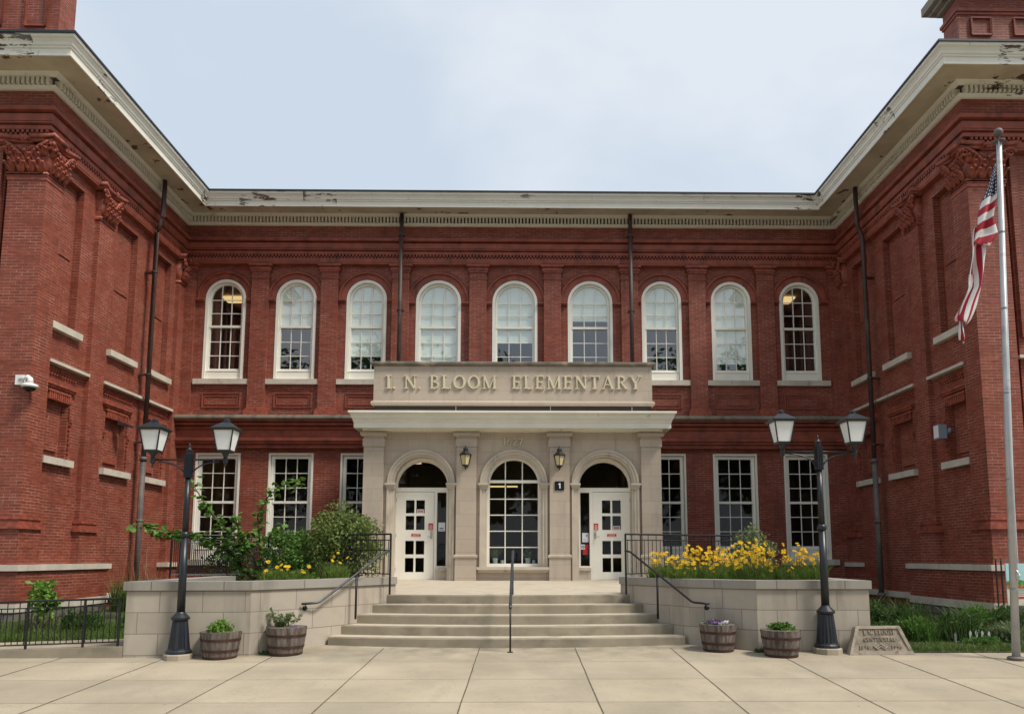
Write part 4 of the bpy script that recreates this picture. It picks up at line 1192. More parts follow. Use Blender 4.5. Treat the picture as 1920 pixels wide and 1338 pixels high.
# paper notices on the sidelights
c0 = (sl[0] + sl[1]) / 2; yd = sl[2]
mb = MB(); mb.box(c0 - .085, c0 + .085, yd + .050, yd + .056, 2.07, 2.29); n1 = part(mb, 'paper_notice', 'paper')
mb = MB(); mb.box(c0 - .05, c0 + .04, yd + .047, yd + .0495, 2.135, 2.155)
mb.box(c0 - .06, c0 + .06, yd + .047, yd + .0495, 2.095, 2.10); mb.box(c0 - .06, c0 + .05, yd + .047, yd + .0495, 2.11, 2.115)
part(mb, 'notice_print', 'ink', n1)
c0 = (sr[0] + sr[1]) / 2
mb = MB(); mb.box(c0 - .07, c0 + .09, yd + .050, yd + .056, 1.80, 2.03); n1 = part(mb, 'paper_notice', 'paper')
mb = MB(); mb.lathe([(.025, 0), (.025, .002)], (0, 0, 0), 12); mb.v = [(c0 + .045 + x, yd + .048 + z, 1.96 + y) for x, y, z in mb.v]
mb.box(c0 - .05, c0 + .03, yd + .047, yd + .0495, 1.84, 1.844); mb.box(c0 - .05, c0 + .01, yd + .047, yd + .0495, 1.87, 1.874)
part(mb, 'notice_print', 'plasticgrey', n1)
mb = MB(); mb.box(c0 - .10, c0 - .005, yd + .050, yd + .056, 1.62, 1.745); n1 = part(mb, 'paper_notice', 'paper')
mb = MB(); mb.plate([arc(c0 - .052, 1.683, .040, 0, 2 * PI, 18)[:-1], arc(c0 - .052, 1.683, .031, 0, 2 * PI, 18)[:-1]], yd + .047, yd + .049)
mb.seg((c0 - .08, 1.71), (c0 - .025, 1.655), .008, yd + .0465, yd + .049); mb.seg((c0 - .075, 1.69), (c0 - .03, 1.69), .010, yd + .0475, yd + .049)
part(mb, 'notice_print', 'ink', n1)
mb = MB(); mb.box(c0 + .0, c0 + .09, yd + .050, yd + .056, 1.625, 1.74); mb.box(c0 - .05, c0 + .06, yd + .0485, yd + .0545, 1.49, 1.615)
part(mb, 'red_card', 'signred')
# lobby behind doors
mb = MB()
mb.face([(-3.3, 23.5, .6), (3.3, 23.5, .6), (3.3, 23.5, 4.3), (-3.3, 23.5, 4.3)])
mb.face([(-3.3, YR + .42, 4.3), (3.3, YR + .42, 4.3), (3.3, 23.5, 4.3), (-3.3, 23.5, 4.3)])
mb.face([(-3.3, YR + .42, .85), (3.3, YR + .42, .85), (3.3, 23.5, .85), (-3.3, 23.5, .85)])
for x in (-3.3, -1.2, 1.25, 3.3): mb.face([(x, YR + .42, .6), (x, 23.5, .6), (x, 23.5, 4.3), (x, YR + .42, 4.3)])
part(mb, 'lobby', 'interior')
lg = MB()
for bb in ((-3.0, -2.8, 21.9, 22.5, 4.22, 4.26), (2.85, 3.05, 21.6, 22.3, 4.22, 4.26), (-.80, -.24, 22.0, 22.06, 3.48, 3.52), (-.20, .12, 22.0, 22.06, 3.48, 3.52)):
    lg = MB(); lg.box(*bb); part(lg, 'ceiling_light', 'tubelight')
mb = MB(); mb.box(cx - .6 if False else ARC[1] - .64, ARC[1] + .64, yw + .12, yw + .42, 1.20, 1.262)
part(mb, 'window_board', 'white')

# ================================================================== STEPS AND LANDING
st = thing('entrance_steps', 'five broad bowed concrete steps rising to the landing before the portico', 'steps', (0, 12.4, 0))
OFF = Vector((0, 12.4, 0))
def tpart(th, mb, name, mat, parent=None, smooth=False, label=None):
    """mesh in world coordinates parented to a thing that has its own base point"""
    loc = th.location
    if th.rotation_euler.z == 0 and parent is None:
        mb.v = [(x - loc.x, y - loc.y, z - loc.z) for x, y, z in mb.v]
    elif parent is not None:
        mb.v = [(x - loc.x, y - loc.y, z - loc.z) for x, y, z in mb.v]
    o = mb.build(name, mat, parent if parent is not None else th, smooth)
    if label: o['label'] = label
    return o
RI = 0.152
for k in range(5):
    xl = -2.89 + .13 * k; xr = 2.91 - .125 * k; ye = 12.37 + .33 * k
    n = 24; fr_ = []
    for i in range(n + 1):
        t = -1 + 2 * i / n; fr_.append(((xl + xr) / 2 + (xr - xl) / 2 * t, ye - .31 * (1 - t * t)))
    yb_ = 14.2
    if k == 4: out = fr_ + [(2.25, 13.9)]; out += [(4.3, 16.6), (4.3, 18.9), (-4.3, 18.9), (-4.3, 16.6), (-2.25, 13.9)]
    else: out = fr_ + [(2.75 - .1 * k, 13.5), (-2.75 + .1 * k, 13.5)]
    z0 = RI * k + (.0007 if k else -.2); z1 = RI * (k + 1)
    mb = MB()
    b = [(x, y, z0) for x, y in out]
    t_ = [(x, y, z1 + (0.0 if y < 13.95 else .022 * (y - 13.9))) for x, y in out]
    if k < 4: t_ = [(x, y, z1) for x, y in out]
    # softened nosing: slightly inset top edge strip
    ins = [(x, y + (.012 if i <= n else 0), z) for i, (x, y, z) in enumerate(t_)]
    mid = [(x, y, z - .014) for x, y, z in t_]
    mb.hexa(b, mid)
    mb.f.pop(); mb.f.pop()
    P1 = [mb.pt(p) for p in mid]; P2 = [mb.pt(p) for p in ins]
    for i in range(len(P1)): mb.f.append([P1[i], P1[(i + 1) % len(P1)], P2[(i + 1) % len(P2)], P2[i]])
    tr = tessellate_polygon([[Vector((x, y, 0)) for x, y, z in ins]])
    for q in tr:
        A, B, C = [Vector(ins[i]) for i in q]
        mb.f.append([P2[i] for i in (q if (B - A).cross(C - A).z > 0 else q[::-1])])
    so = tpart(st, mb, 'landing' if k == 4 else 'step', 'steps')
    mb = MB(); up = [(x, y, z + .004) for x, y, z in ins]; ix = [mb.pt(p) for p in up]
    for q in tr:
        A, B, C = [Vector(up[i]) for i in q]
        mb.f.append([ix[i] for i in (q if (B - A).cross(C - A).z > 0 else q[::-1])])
    tpart(st, mb, 'toplit_tread', 'tread', so)  # pale top sheet, painted as lit from above

# ================================================================== PLANTER WALLS
def offset_poly(P, d):
    out = []
    for i, (x, y) in enumerate(P):
        a = Vector(P[max(i - 1, 0)]); b = Vector(P[min(i + 1, len(P) - 1)]); c = Vector((x, y))
        d1 = (c - a).normalized() if i > 0 else (b - c).normalized()
        d2 = (b - c).normalized() if i < len(P) - 1 else d1
        n1 = Vector((d1.y, -d1.x)); n2 = Vector((d2.y, -d2.x)); n = (n1 + n2)
        n.normalize(); k = 1 / max(.5, n.dot(n1))
        out.append((x + n.x * d * k, y + n.y * d * k))
    return out
def wall_strip(mb, P, da, db, z0, z1):
    A = offset_poly(P, da); B = offset_poly(P, db)
    for i in range(len(P) - 1):
        q = [A[i], A[i + 1], B[i + 1], B[i]]
        mb.hexa([(x, y, z0) for x, y in q], [(x, y, z1) for x, y in q])
for s, side, P, lab in ((-1, 'left', [(-5.60, 14.6), (-5.60, 11.27), (-3.80, 11.37), (-2.97, 12.36), (-2.06, 13.85)], 'pale limestone block planter wall left of the steps, below the thin ramp railing'),
                        (1, 'right', [(5.63, 14.6), (5.63, 11.66), (3.90, 11.72), (2.99, 12.40), (2.06, 13.85)], 'limestone block planter wall right of the steps, filled with yellow flowers')):
    th = thing('planter_wall', lab, 'planter wall', (s * 4.2, 11.5, 0), 'planter walls flanking the steps')
    # offset sign: outward is towards the camera / steps
    o_ = 1 if s < 0 else -1
    mb = MB(); wall_strip(mb, P, 0, -.28 * o_, -.2, .945)
    tpart(th, mb, 'block_wall', 'planter')
    mb = MB(); wall_strip(mb, P, .035 * o_, -.34 * o_, .945, 1.072)
    tpart(th, mb, 'coping', 'coping')
    inner = offset_poly(P, -.3 * o_)
    pts = inner + [(s * 2.5, 14.6)]
    mb = MB(); tr = tessellate_polygon([[Vector((x, y, 0)) for x, y in pts]])
    id_ = [mb.pt((x, y, .97)) for x, y in pts]
    for q in tr: mb.f.append([id_[i] for i in q])
    tpart(th, mb, 'soil', 'soil')
# ramp kerb on the far left
mb = MB()
mb.hexa([(-14, 11.18, -.3), (-5.61, 11.25, -.3), (-5.61, 11.42, -.3), (-14, 11.35, -.3)], [(-14, 11.18, -.12), (-5.61, 11.25, .135), (-5.61, 11.42, .135), (-14, 11.35, -.12)])
struct(mb.build('ramp_kerb', 'steps'))
mb = MB()
mb.hexa([(-14, 11.36, -.3), (-5.61, 11.43, -.3), (-5.61, 12.6, -.3), (-14, 12.6, -.3)], [(-14, 11.36, -.14), (-5.61, 11.43, .115), (-5.61, 12.6, .125), (-14, 12.6, -.13)])
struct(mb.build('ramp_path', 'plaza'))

# ================================================================== RAILINGS
def lerp(a, b, t): return tuple(x + (y - x) * t for x, y in zip(a, b))
def railing(label, p0, p1, ht, posts, nbal, mids=(), botgap=.10, rpost=.018, rbal=.007, group='black iron railings', low=0.0, extra_base=0.0):
    """p0,p1: foot points (x,y,z)"""
    th = thing('iron_railing', label, 'railing', p0, group)
    def at(t, h): x, y, z = lerp(p0, p1, t); return (x, y, z + h)
    for h, r, nm in [(ht, .018, 'top_rail')] + [(m, .010, 'mid_rail') for m in mids] + [(botgap, .011, 'bottom_rail')]:
        mb = MB(); mb.tube([at(0, h), at(1, h)], r, 6); tpart(th, mb, nm, 'iron')
    for t in posts:
        mb = MB(); mb.tube([at(t, -extra_base), at(t, ht)], rpost, 6); tpart(th, mb, 'post', 'iron')
    src = None
    top = mids[0] if mids and mids[0] > ht * .8 else ht
    for i in range(nbal):
        t = (i + .5) / nbal
        if min([abs(t - q) for q in posts] + [1]) < .25 / nbal: continue
        mb = MB(); mb.tube([at(t, botgap), at(t, ht if i % 2 else top)], rbal, 5, cap=False); tpart(th, mb, 'baluster', 'iron')
    return th
railing('low black railing on the sloping kerb at the far left of the plaza', (-8.7, 11.265, .03), (-5.70, 11.30, .128), .70, (0.0, .28, .555, .83, 1.0), 34, (.60,), .07)
railing('long black ramp railing behind the left lamp post, nearer of the pair', (-7.45, 16.6, .95), (-4.7, 19.2, .92), .98, (0, .33, .66, 1), 92, (.87,), .10)
railing('long black ramp railing behind the left lamp post, farther of the pair', (-7.75, 17.7, .90), (-4.9, 20.3, .90), .98, (0, .33, .66, 1), 92, (.87,), .10)
railing('black railing behind the left shrub, ending at the top of the steps', (-2.09, 13.40, .775), (-5.0, 15.6, .80), 1.065, (0, .33, .66, 1), 34, (.96, .78), .36, .02)
railing('black railing behind the yellow flowers, ending at the top of the steps', (2.10, 13.40, .775), (5.0, 15.6, .80), 1.065, (0, .33, .66, 1), 34, (.96, ), .36, .02)
railing('short low ramp railing sloping down behind the left planter wall', (-3.9, 14.3, .62), (-5.3, 13.7, .10), .60, (0, 1), 12, (), .10)

def handrail(label, s):
    th = thing('handrail', label, 'handrail', (s * 2.54, 12.85, 0), 'handrails of the entrance steps')
    mb = MB()
    mb.tube([(s * 3.22, 11.98, .70), (s * 3.02, 12.13, .71), (s * 2.98, 12.17, .725), (s * 2.17, 13.28, 1.52), (s * 2.13, 13.34, 1.535), (s * 2.09, 13.40, 1.54)], .019, 8)
    tpart(th, mb, 'rail', 'greyrail' if s < 0 else 'iron', None, True)
    mb = MB(); mb.tube([(s * 2.545, 12.78, .40), (s * 2.545, 12.78, 1.145)], .019, 8); tpart(th, mb, 'post', 'iron', None, True)
    mb = MB(); mb.tube([(s * 3.17, 12.02, .70), (s * 3.17, 12.02, .64), (s * 3.20, 12.09, .63)], .011, 6)
    mb.tube([(s * 3.195, 12.07, .63), (s * 3.215, 12.10, .63)], .04, 10)
    tpart(th, mb, 'wall_bracket', 'iron', None, True)
handrail('sloping grey handrail bracketed to the left planter wall', -1)
handrail('sloping black handrail bracketed to the right planter wall', 1)
th = thing('handrail', 'worn grey central handrail standing in the middle of the steps', 'handrail', (.07, 11.66, 0), 'handrails of the entrance steps')
mb = MB(); mb.tube([(.07, 11.66, -.02), (.07, 11.66, .72)], .014, 8); mb.tube([(.085, 13.55, .75), (.085, 13.55, 1.52)], .014, 8); tpart(th, mb, 'post', 'iron', None, True)
mb = MB(); mb.tube([(.07, 11.60, .66), (.07, 11.72, .70), (.085, 13.45, 1.50), (.085, 13.75, 1.54)], .024, 8); tpart(th, mb, 'rail', 'greyrail', None, True)
mb = MB(); mb.lathe([(.045, 0), (.045, .012)], (.07, 11.66, -.012), 12); tpart(th, mb, 'base_plate', 'rust')

# ================================================================== LAMP POSTS
def frustum(mb, cx, cy, z0, z1, h0, h1):
    mb.hexa([(cx - h0, cy - h0, z0), (cx + h0, cy - h0, z0), (cx + h0, cy + h0, z0), (cx - h0, cy + h0, z0)],
            [(cx - h1, cy - h1, z1), (cx + h1, cy - h1, z1), (cx + h1, cy + h1, z1), (cx - h1, cy + h1, z1)])
lamp = thing('street_lamp', 'dark twin-lantern lamp post before the left planter wall, beside a barrel', 'lamp post', (-4.74, 11.16, -.04), 'twin-lantern lamp posts')
mb = MB(); mb.lathe([(.205, -.08), (.205, .07), (.19, .085)], (0, 0, 0), 8); mb.build('footing', 'concrete', lamp)
mb = MB()
mb.lathe([(.175, .085), (.175, .12), (.155, .14), (.15, .16)], (0, 0, 0), 24)
mb.lathe([(.148, .16), (.105, .55), (.10, .56)], (0, 0, 0), 32, .09)
mb.lathe([(.10, .555), (.125, .57), (.13, .60), (.11, .62), (.07, .66), (.06, .68)], (0, 0, 0), 24)
mb.build('pedestal', 'lampblack', lamp)
mb = MB(); mb.lathe([(.058, .66), (.050, 1.78)], (0, 0, 0), 20); mb.lathe([(.044, 1.84), (.038, 2.66)], (0, 0, 0), 20)
mb.build('pole', 'lampblack', lamp, True)
mb = MB(); mb.lathe([(.05, 1.76), (.065, 1.775), (.07, 1.80), (.06, 1.83), (.045, 1.85)], (0, 0, 0), 20); mb.build('collar', 'lampblack', lamp, True)
mb = MB(); mb.box(-.048, .048, -.048, .048, 2.65, 3.0)
for a in (-.03, 0, .03): mb.box(a - .007, a + .007, -.055, .055, 2.65, 3.0); mb.box(-.055, .055, a - .007, a + .007, 2.6502, 2.9998)
mb.lathe([(.04, 2.999), (.04, 3.05), (.05, 3.055), (.05, 3.065), (.03, 3.08), (.018, 3.10), (.012, 3.15), (.002, 3.17)], (0, 0, 0), 12)
mb.build('post_head', 'lampblack', lamp)
mb = MB(); mb.tube([(-.54, 0, 2.92), (.54, 0, 2.92)], .014, 8); mb.build('cross_arm', 'lampblack', lamp, True)
for s in (-1, 1):
    mb = MB(); pts = [(s * (.045 + .36 * math.sin(a)), 0, 2.66 + .23 * (1 - math.cos(a))) for a in [i * PI / 2 / 10 for i in range(11)]]
    pts = [(s * .045, 0, 2.66)] + [(s * (.045 + .40 * (1 - math.cos(i * PI / 20))), 0, 2.66 + .225 * math.sin(i * PI / 20)) for i in range(1, 11)]
    mb.tube(pts, .012, 8); mb.build('bracket', 'lampblack', lamp, True)
    cx = s * .54
    mb = MB()
    mb.lathe([(.008, 2.80), (.014, 2.83), (.012, 2.85), (.03, 2.87), (.038, 2.90), (.038, 2.94), (.028, 2.955), (.03, 2.97), (.06, 3.03)], (cx, 0, 0), 12)
    frustum(mb, cx, 0, 3.025, 3.06, .085, .10)
    b_, t_ = .098, .148
    for a in (-1, 1):
        for c in (-1, 1):
            mb.hexa([(cx + a * b_ - .008, c * b_ - .008, 3.06), (cx + a * b_ + .008, c * b_ - .008, 3.06), (cx + a * b_ + .008, c * b_ + .008, 3.06), (cx + a * b_ - .008, c * b_ + .008, 3.06)],
                    [(cx + a * t_ - .008, c * t_ - .008, 3.355), (cx + a * t_ + .008, c * t_ - .008, 3.355), (cx + a * t_ + .008, c * t_ + .008, 3.355), (cx + a * t_ - .008, c * t_ + .008, 3.355)])
    frustum(mb, cx, 0, 3.352, 3.385, .165, .19)
    frustum(mb, cx, 0, 3.386, 3.48, .182, .055)
    mb.lathe([(.055, 3.478), (.055, 3.50), (.045, 3.505), (.045, 3.525), (.03, 3.54), (.002, 3.545)], (cx, 0, 0), 12)
    ln = mb.build('lantern', 'lampblack', lamp)
    mb = MB(); frustum(mb, cx, 0, 3.058, 3.356, b_ - .006, t_ - .006); mb.build('glass', 'frost', ln)
l2 = copy_tree(lamp); l2.location = (4.90, 11.55, -.02); l2.scale = (1.05, 1.05, 1.06); l2['label'] = 'dark twin-lantern lamp post before the right planter wall, next to the memorial stone'

# wall lanterns
wlan = thing('wall_lantern', 'black lantern with cream glass on the portico pilaster left of the middle arch', 'wall lantern', (-1.125, 18.27, 0), 'wall lanterns beside the middle arch')
mb = MB(); mb.box(-.05, .05, -.01, .03, 3.62, 3.95); mb.tube([(0, 0, 4.02), (0, -.20, 4.04)], .014, 6); mb.tube([(0, 0, 3.70), (0, -.1, 3.66), (0, -.2, 3.66)], .012, 6); mb.build('wall_bracket', 'iron', wlan)
mb = MB(); cy = -.22
mb.lathe([(.008, 3.54), (.015, 3.56), (.01, 3.575), (.03, 3.60), (.07, 3.64)], (0, cy, 0), 10)
def fr6(mb, z0, z1, r0, r1):
    mb.lathe([(r0, z0), (r1, z1)], (0, cy, 0), 6)
fr6(mb, 3.64, 3.655, .095, .095); fr6(mb, 3.885, 3.91, .165, .165); fr6(mb, 3.912, 3.99, .155, .07)
mb.lathe([(.06, 3.99), (.06, 4.05), (.045, 4.07), (.02, 4.09), (.008, 4.13), (.001, 4.14)], (0, cy, 0), 10)
for k in range(6):
    a = 2 * PI * (k + .5) / 6
    mb.tube([(.09 * math.cos(a), cy + .09 * math.sin(a), 3.65), (.145 * math.cos(a), cy + .145 * math.sin(a), 3.89)], .007, 5)
mb.build('lantern_frame', 'iron', wlan)
mb = MB(); fr6(mb, 3.656, 3.884, .083, .135); mb.build('glass', 'amber', wlan)
w2 = copy_tree(wlan); w2.location = (1.16, 18.27, -.01); w2['label'] = 'black lantern with cream glass on the portico pilaster above the door number sign'

# door number plate
np_ = thing('number_sign', 'small square black sign with a white 1 below the right wall lantern', 'sign', (1.17, 18.29, 3.17))
mb = MB(); mb.box(-.115, .115, -.012, .008, -.11, .11); mb.build('plate', 'black', np_)
mb = MB(); mb.seg((.012, -.065), (.012, .065), .03, -.0165, -.0125); mb.seg((.012, .06), (-.03, .03), .02, -.0155, -.0125); mb.build('numeral', 'paper', np_)

# ================================================================== CAMERAS AND LIGHTS ON THE WINGS
dc = thing('dome_camera', 'white dome security camera on the left wing corner', 'security camera', (-9.92, 14.98, 4.95))
mb = MB(); mb.box(-.08, .08, -.06, .02, -.06, .14); mb.build('mount', 'plasticwhite', dc)
mb = MB(); mb.tube([(0, -.05, .05), (.12, -.07, .06), (.2, -.1, .09), (.25, -.1, .05), (.25, -.1, -.05)], [.03, .035, .045, .05, .07], 10); mb.build('arm', 'plasticwhite', dc, True)
mb = MB(); mb.lathe([(.07, -.045), (.14, -.07), (.155, -.09), (.155, -.12), (.12, -.135)], (.25, -.1, 0), 20); mb.build('housing', 'plasticwhite', dc, True)
mb = MB(); mb.lathe([(.115, -.134), (.105, -.17), (.07, -.20), (.01, -.215)], (.25, -.1, 0), 16); mb.build('dome', 'black', dc, True)
fl_ = thing('floodlight', 'small dark floodlight above a blind window on the left wing', 'floodlight', (-9.80, 18.55, 4.74))
mb = MB(); mb.hexa([(0, -.12, -.05), (.26, -.12, -.10), (.26, .12, -.10), (0, .12, -.05)], [(0, -.12, .05), (.26, -.12, -.04), (.26, .12, -.04), (0, .12, .05)]); mb.build('housing', 'flash', fl_)
mb = MB(); mb.box(-.06, .0, -.05, .05, -.06, .06); mb.build('mount', 'black', fl_)
bxl = thing('wall_light_box', 'grey box light on the blind window of the right wing', 'wall light', (9.80, 16.45, 4.22))
mb = MB(); mb.box(-.24, -.06, -.11, .11, -.16, .16); mb.box(-.06, .02, -.06, .06, -.06, .06); mb.build('housing', 'plasticgrey', bxl)
mb = MB(); mb.box(-.248, -.238, -.09, .09, -.14, .14); mb.build('lens', 'plasticwhite', bxl)
mb = MB(); mb.lathe([(.05, -.02), (.05, .02)], (0, 0, 0), 12); mb.v = [(-.02 + z, -.15 + y * .5, .02 + x) for x, y, z in mb.v]; mb.build('sensor', 'plasticgrey', bxl)

# ================================================================== BARRELS
def leaf_cloud(mb, c, r, n, size, rg, up=.3, shell=.55, clumps=0, droop=0.0, el=1.7):
    """n small leaves in an ellipsoid of radii r round c, in uneven clumps"""
    cl = []
    for i in range(clumps or 1):
        if clumps:
            while True:
                q = Vector((rg.uniform(-1, 1), rg.uniform(-1, 1), rg.uniform(-1, 1)))
                if q.length < 1: break
            q = q.normalized() * rg.uniform(.35, .95); cl.append((q, rg.uniform(.22, .45)))
    for i in range(n):
        while True:
            p = Vector((rg.uniform(-1, 1), rg.uniform(-1, 1), rg.uniform(-1, 1)))
            if p.length < 1 and p.length > rg.random() * shell: break
        if clumps and rg.random() < .85:
            q, cr_ = rg.choice(cl); p = q + p * cr_
        p = Vector((c[0] + p.x * r[0], c[1] + p.y * r[1], c[2] + p.z * r[2]))
        d = Vector((rg.gauss(0, 1), rg.gauss(0, 1), rg.gauss(0, .7) + up)).normalized()
        w = d.cross(Vector((rg.gauss(0, 1), rg.gauss(0, 1), rg.gauss(0, 1)))).normalized()
        s_ = size * rg.uniform(.6, 1.3); m = p + d * s_ * .5
        mb.face([p, m + w * s_ / el / 2, p + d * s_, m - w * s_ / el / 2])
def blades(mb, c, rx, ry, n, h, w, rg, lean=.35, z0=0):
    for i in range(n):
        a = rg.uniform(0, 2 * PI); q = math.sqrt(rg.random())
        x = c[0] + rx * q * math.cos(a); y = c[1] + ry * q * math.sin(a); hh = h * rg.uniform(.55, 1.15)
        lx, ly = rg.gauss(0, lean) * hh, rg.gauss(0, lean) * hh; t = rg.uniform(0, PI); wx, wy = w * math.cos(t), w * math.sin(t)
        z = c[2]
        A = (x - wx, y - wy, z); B = (x + wx, y + wy, z); C = (x + lx * .4 + wx * .8, y + ly * .4 + wy * .8, z + hh * .6); D = (x + lx * .4 - wx * .8, y + ly * .4 - wy * .8, z + hh * .6)
        i0 = [mb.pt(p) for p in (A, B, C, D, (x + lx, y + ly, z + hh))]
        mb.f.append([i0[0], i0[1], i0[2], i0[3]]); mb.f.append([i0[3], i0[2], i0[4]])
brl = thing('barrel_planter', 'half oak barrel with a mound of small green leaves, right beside the left lamp post', 'barrel', (-4.18, 11.26, -.035), 'half barrels used as planters')
mb = MB(); mb.lathe([(.228, 0), (.262, .17), (.292, .385)], (0, 0, 0), 44, .018)
mb.f.pop(); mb.lathe([(.27, .385), (.268, .34), (.001, .345)], (0, 0, 0), 44); mb.build('staves', 'wood', brl)
for z0, z1, r0, r1 in ((.0, .035, .233, .240), (.10, .135, .253, .261), (.255, .29, .278, .284)):
    mb = MB(); mb.lathe([(r0, z0), (r1, z1), (r1 - .006, z1 + .001)], (0, 0, 0), 44); mb.build('hoop', 'rust', brl)
mb = MB(); mb.lathe([(.26, .33), (.26, .352), (.001, .36)], (0, 0, 0), 24); mb.build('soil', 'soil', brl)
BSP = [(-4.18, 11.26, -.035, 1.0, 0), (-3.31, 11.55, -.02, 1.03, 1), (3.30, 11.80, -.01, .985, 2), (4.12, 11.33, -.03, 1.02, 3)]
labs = [None, 'half oak barrel with a sprawling pale-leaved plant, left of the steps', 'dark stained half barrel with purple and white flowers, right of the steps', 'half oak barrel with low green leaves, beside the right lamp post']
for i, (x, y, z, sc, k) in enumerate(BSP):
    if i:
        b = copy_tree(brl); b.location = (x, y, z); b.scale = (sc, sc, 1.06 if i in (1, 2) else 1.0); b.rotation_euler.z = i * 1.3; b['label'] = labs[i]
rg = random.Random(11)
def plant(name, label, cat, loc, group=None):
    return thing(name, label, cat, loc, group)
pl_ = plant('potted_plant', 'mound of small fresh green leaves in the leftmost barrel', 'plant', (-4.18, 11.26, .32), 'plants growing in the barrels')
mb = MB(); leaf_cloud(mb, (0, 0, .055), (.235, .22, .14), 900, .055, rg, .6, .3, 14); mb.build('foliage', 'leafbright', pl_)
pl_ = plant('potted_plant', 'sprawling pale green stems rising from the barrel left of the steps', 'plant', (-3.31, 11.55, .37), 'plants growing in the barrels')
mb = MB(); sm_ = MB()
for k in range(13):
    a = rg.uniform(0, 2 * PI); L = rg.uniform(.12, .27); dx = math.cos(a) * .8 - .1; pts = [(-.08, 0, 0), (-.08 + dx * L * .4, math.sin(a) * L * .4, L * .5), (-.08 + dx * L, math.sin(a) * L * .6, L * .8)]
    if k == 0: pts = [(-.1, 0, 0), (-.2, 0, .15), (-.24, 0, .27)]
    if k == 1: pts = [(0, 0, 0), (.14, 0, .12), (.22, 0, .22)]
    sm_.tube(pts, .004, 5)
    for t in range(12):
        q = t / 11; p = Vector(lerp(pts[0], pts[1], q * 2)) if q < .5 else Vector(lerp(pts[1], pts[2], q * 2 - 1))
        leaf_cloud(mb, p, (.035, .035, .03), 5, .05, rg, .3, .1)
mb.build('foliage', 'leafgrey', pl_); sm_.build('stems', 'stem', pl_)
mb = MB(); leaf_cloud(mb, (.12, -.05, .01), (.11, .08, .02), 60, .025, rg, .8, .1); mb.build('purple_blooms', 'purple', pl_)
pl_ = plant('potted_plant', 'purple and white pansies in the barrel right of the steps', 'plant', (3.30, 11.80, .38), 'plants growing in the barrels')
mb = MB(); leaf_cloud(mb, (0, 0, .0), (.24, .22, .05), 420, .045, rg, .6, .2, 8); mb.build('foliage', 'leafgreen', pl_)
mb = MB()
for k in range(16): leaf_cloud(mb, (rg.uniform(-.24, .02), rg.uniform(-.18, .1), rg.uniform(.03, .07)), (.02, .02, .02), 10, .035, rg, .2, .1, el=1.1)
mb.build('purple_blooms', 'purple', pl_)
mb = MB()
for k in range(10): leaf_cloud(mb, (rg.uniform(-.02, .16), rg.uniform(-.18, .05), rg.uniform(.02, .05)), (.02, .02, .015), 10, .032, rg, .2, .1, el=1.1)
mb.build('white_blooms', 'whitepetal', pl_)
pl_ = plant('potted_plant', 'low spreading green leaves in the barrel beside the right lamp post', 'plant', (4.12, 11.33, .33), 'plants growing in the barrels')
mb = MB(); leaf_cloud(mb, (0, 0, .03), (.22, .2, .095), 600, .06, rg, .6, .3, 12); mb.build('foliage', 'leafgreen', pl_)

# ================================================================== MEMORIAL STONE
ms_ = thing('memorial_stone', 'low trapezoid stone tablet reading I. N. BLOOM CENTENNIAL beside the right planter', 'memorial', (5.66, 11.38, -.02))
ms_.rotation_euler = (R(-13), 0, R(2))
mb = MB()
outp = [(-.50, 0), (.50, 0), (.345, .415), (.325, .43), (-.325, .43), (-.345, .415)]; inn = [(-.435, .055), (.435, .055), (.30, .385), (-.30, .385)]
mb.plate([outp, inn[::-1]], -.0, .03); mb.plate([outp], .03, .13)
mb.build('tablet', 'memorial', ms_)
mb = MB(); mb.plate([inn], .020, .03, sides=False); mb.build('recess', 'memorialface', ms_)
mb = MB(); text(mb, 'I. N. BLOOM', -.235, .235, .305, .060, .002, .021); text(mb, 'CENTENNIAL', -.245, .245, .205, .050, .002, .021)
text(mb, '1896', -.33, -.17, .09, .052, .002, .021); text(mb, '1996', .17, .33, .09, .052, .002, .021)
mb.build('lettering', 'memorial', ms_)
mb = MB()
mb.tube([(-.11, .012, .13), (-.06, .012, .085), (0, .012, .125), (.06, .012, .085), (.11, .012, .13)], .010, 6)
mb.tube([(-.08, .012, .10), (-.03, .012, .14), (0, .010, .155), (.03, .012, .14), (.08, .012, .10)], .009, 6); mb.sphere((0, .008, .165), .013, 8, 5)
mb.build('carved_ornament', 'memorial', ms_)

# ================================================================== FLAGPOLE AND FLAG
fp = thing('flagpole', 'tall brushed metal flagpole with a ball top at the right edge', 'flagpole', (7.40, 10.95, -.04))
mb = MB(); mb.tube([(0, 0, 0), (.10, -.04, 3.2), (.25, -.12, 7.86)], [.055, .050, .038], 18); mb.build('pole', 'galv', fp, True)
mb = MB()
for z in (1.0, 2.6, 3.9, 5.2, 6.4):
    x = .10 * z / 3.2 if z < 3.2 else .10 + .15 * (z - 3.2) / 4.66; y = -.04 * z / 3.2 if z < 3.2 else -.04 - .08 * (z - 3.2) / 4.66
    mb.tube([(x, y, z), (x, y, z + .03)], .0555 - .0018 * z, 18)
mb.build('joint_band', 'plasticgrey', fp)
mb = MB(); mb.lathe([(.11, -.02), (.12, .03), (.10, .045), (.07, .05)], (0, 0, 0), 24); mb.build('base_collar', 'pipelow', fp)
mb = MB(); mb.lathe([(.05, 0), (.085, .015), (.085, .035), (.03, .05), (.012, .06), (.012, .12)], (.25, -.12, 7.86), 16); mb.build('truck', 'pipelow', fp)
mb = MB(); mb.sphere((.25, -.12, 8.03), .068, 16, 10); mb.build('ball', 'pipelow', fp, True)
mb = MB(); mb.tube([(.06, -.06, 1.12), (.06, -.12, 1.20), (.06, -.06, 1.28)], .012, 6); mb.build('cleat', 'galv', fp)
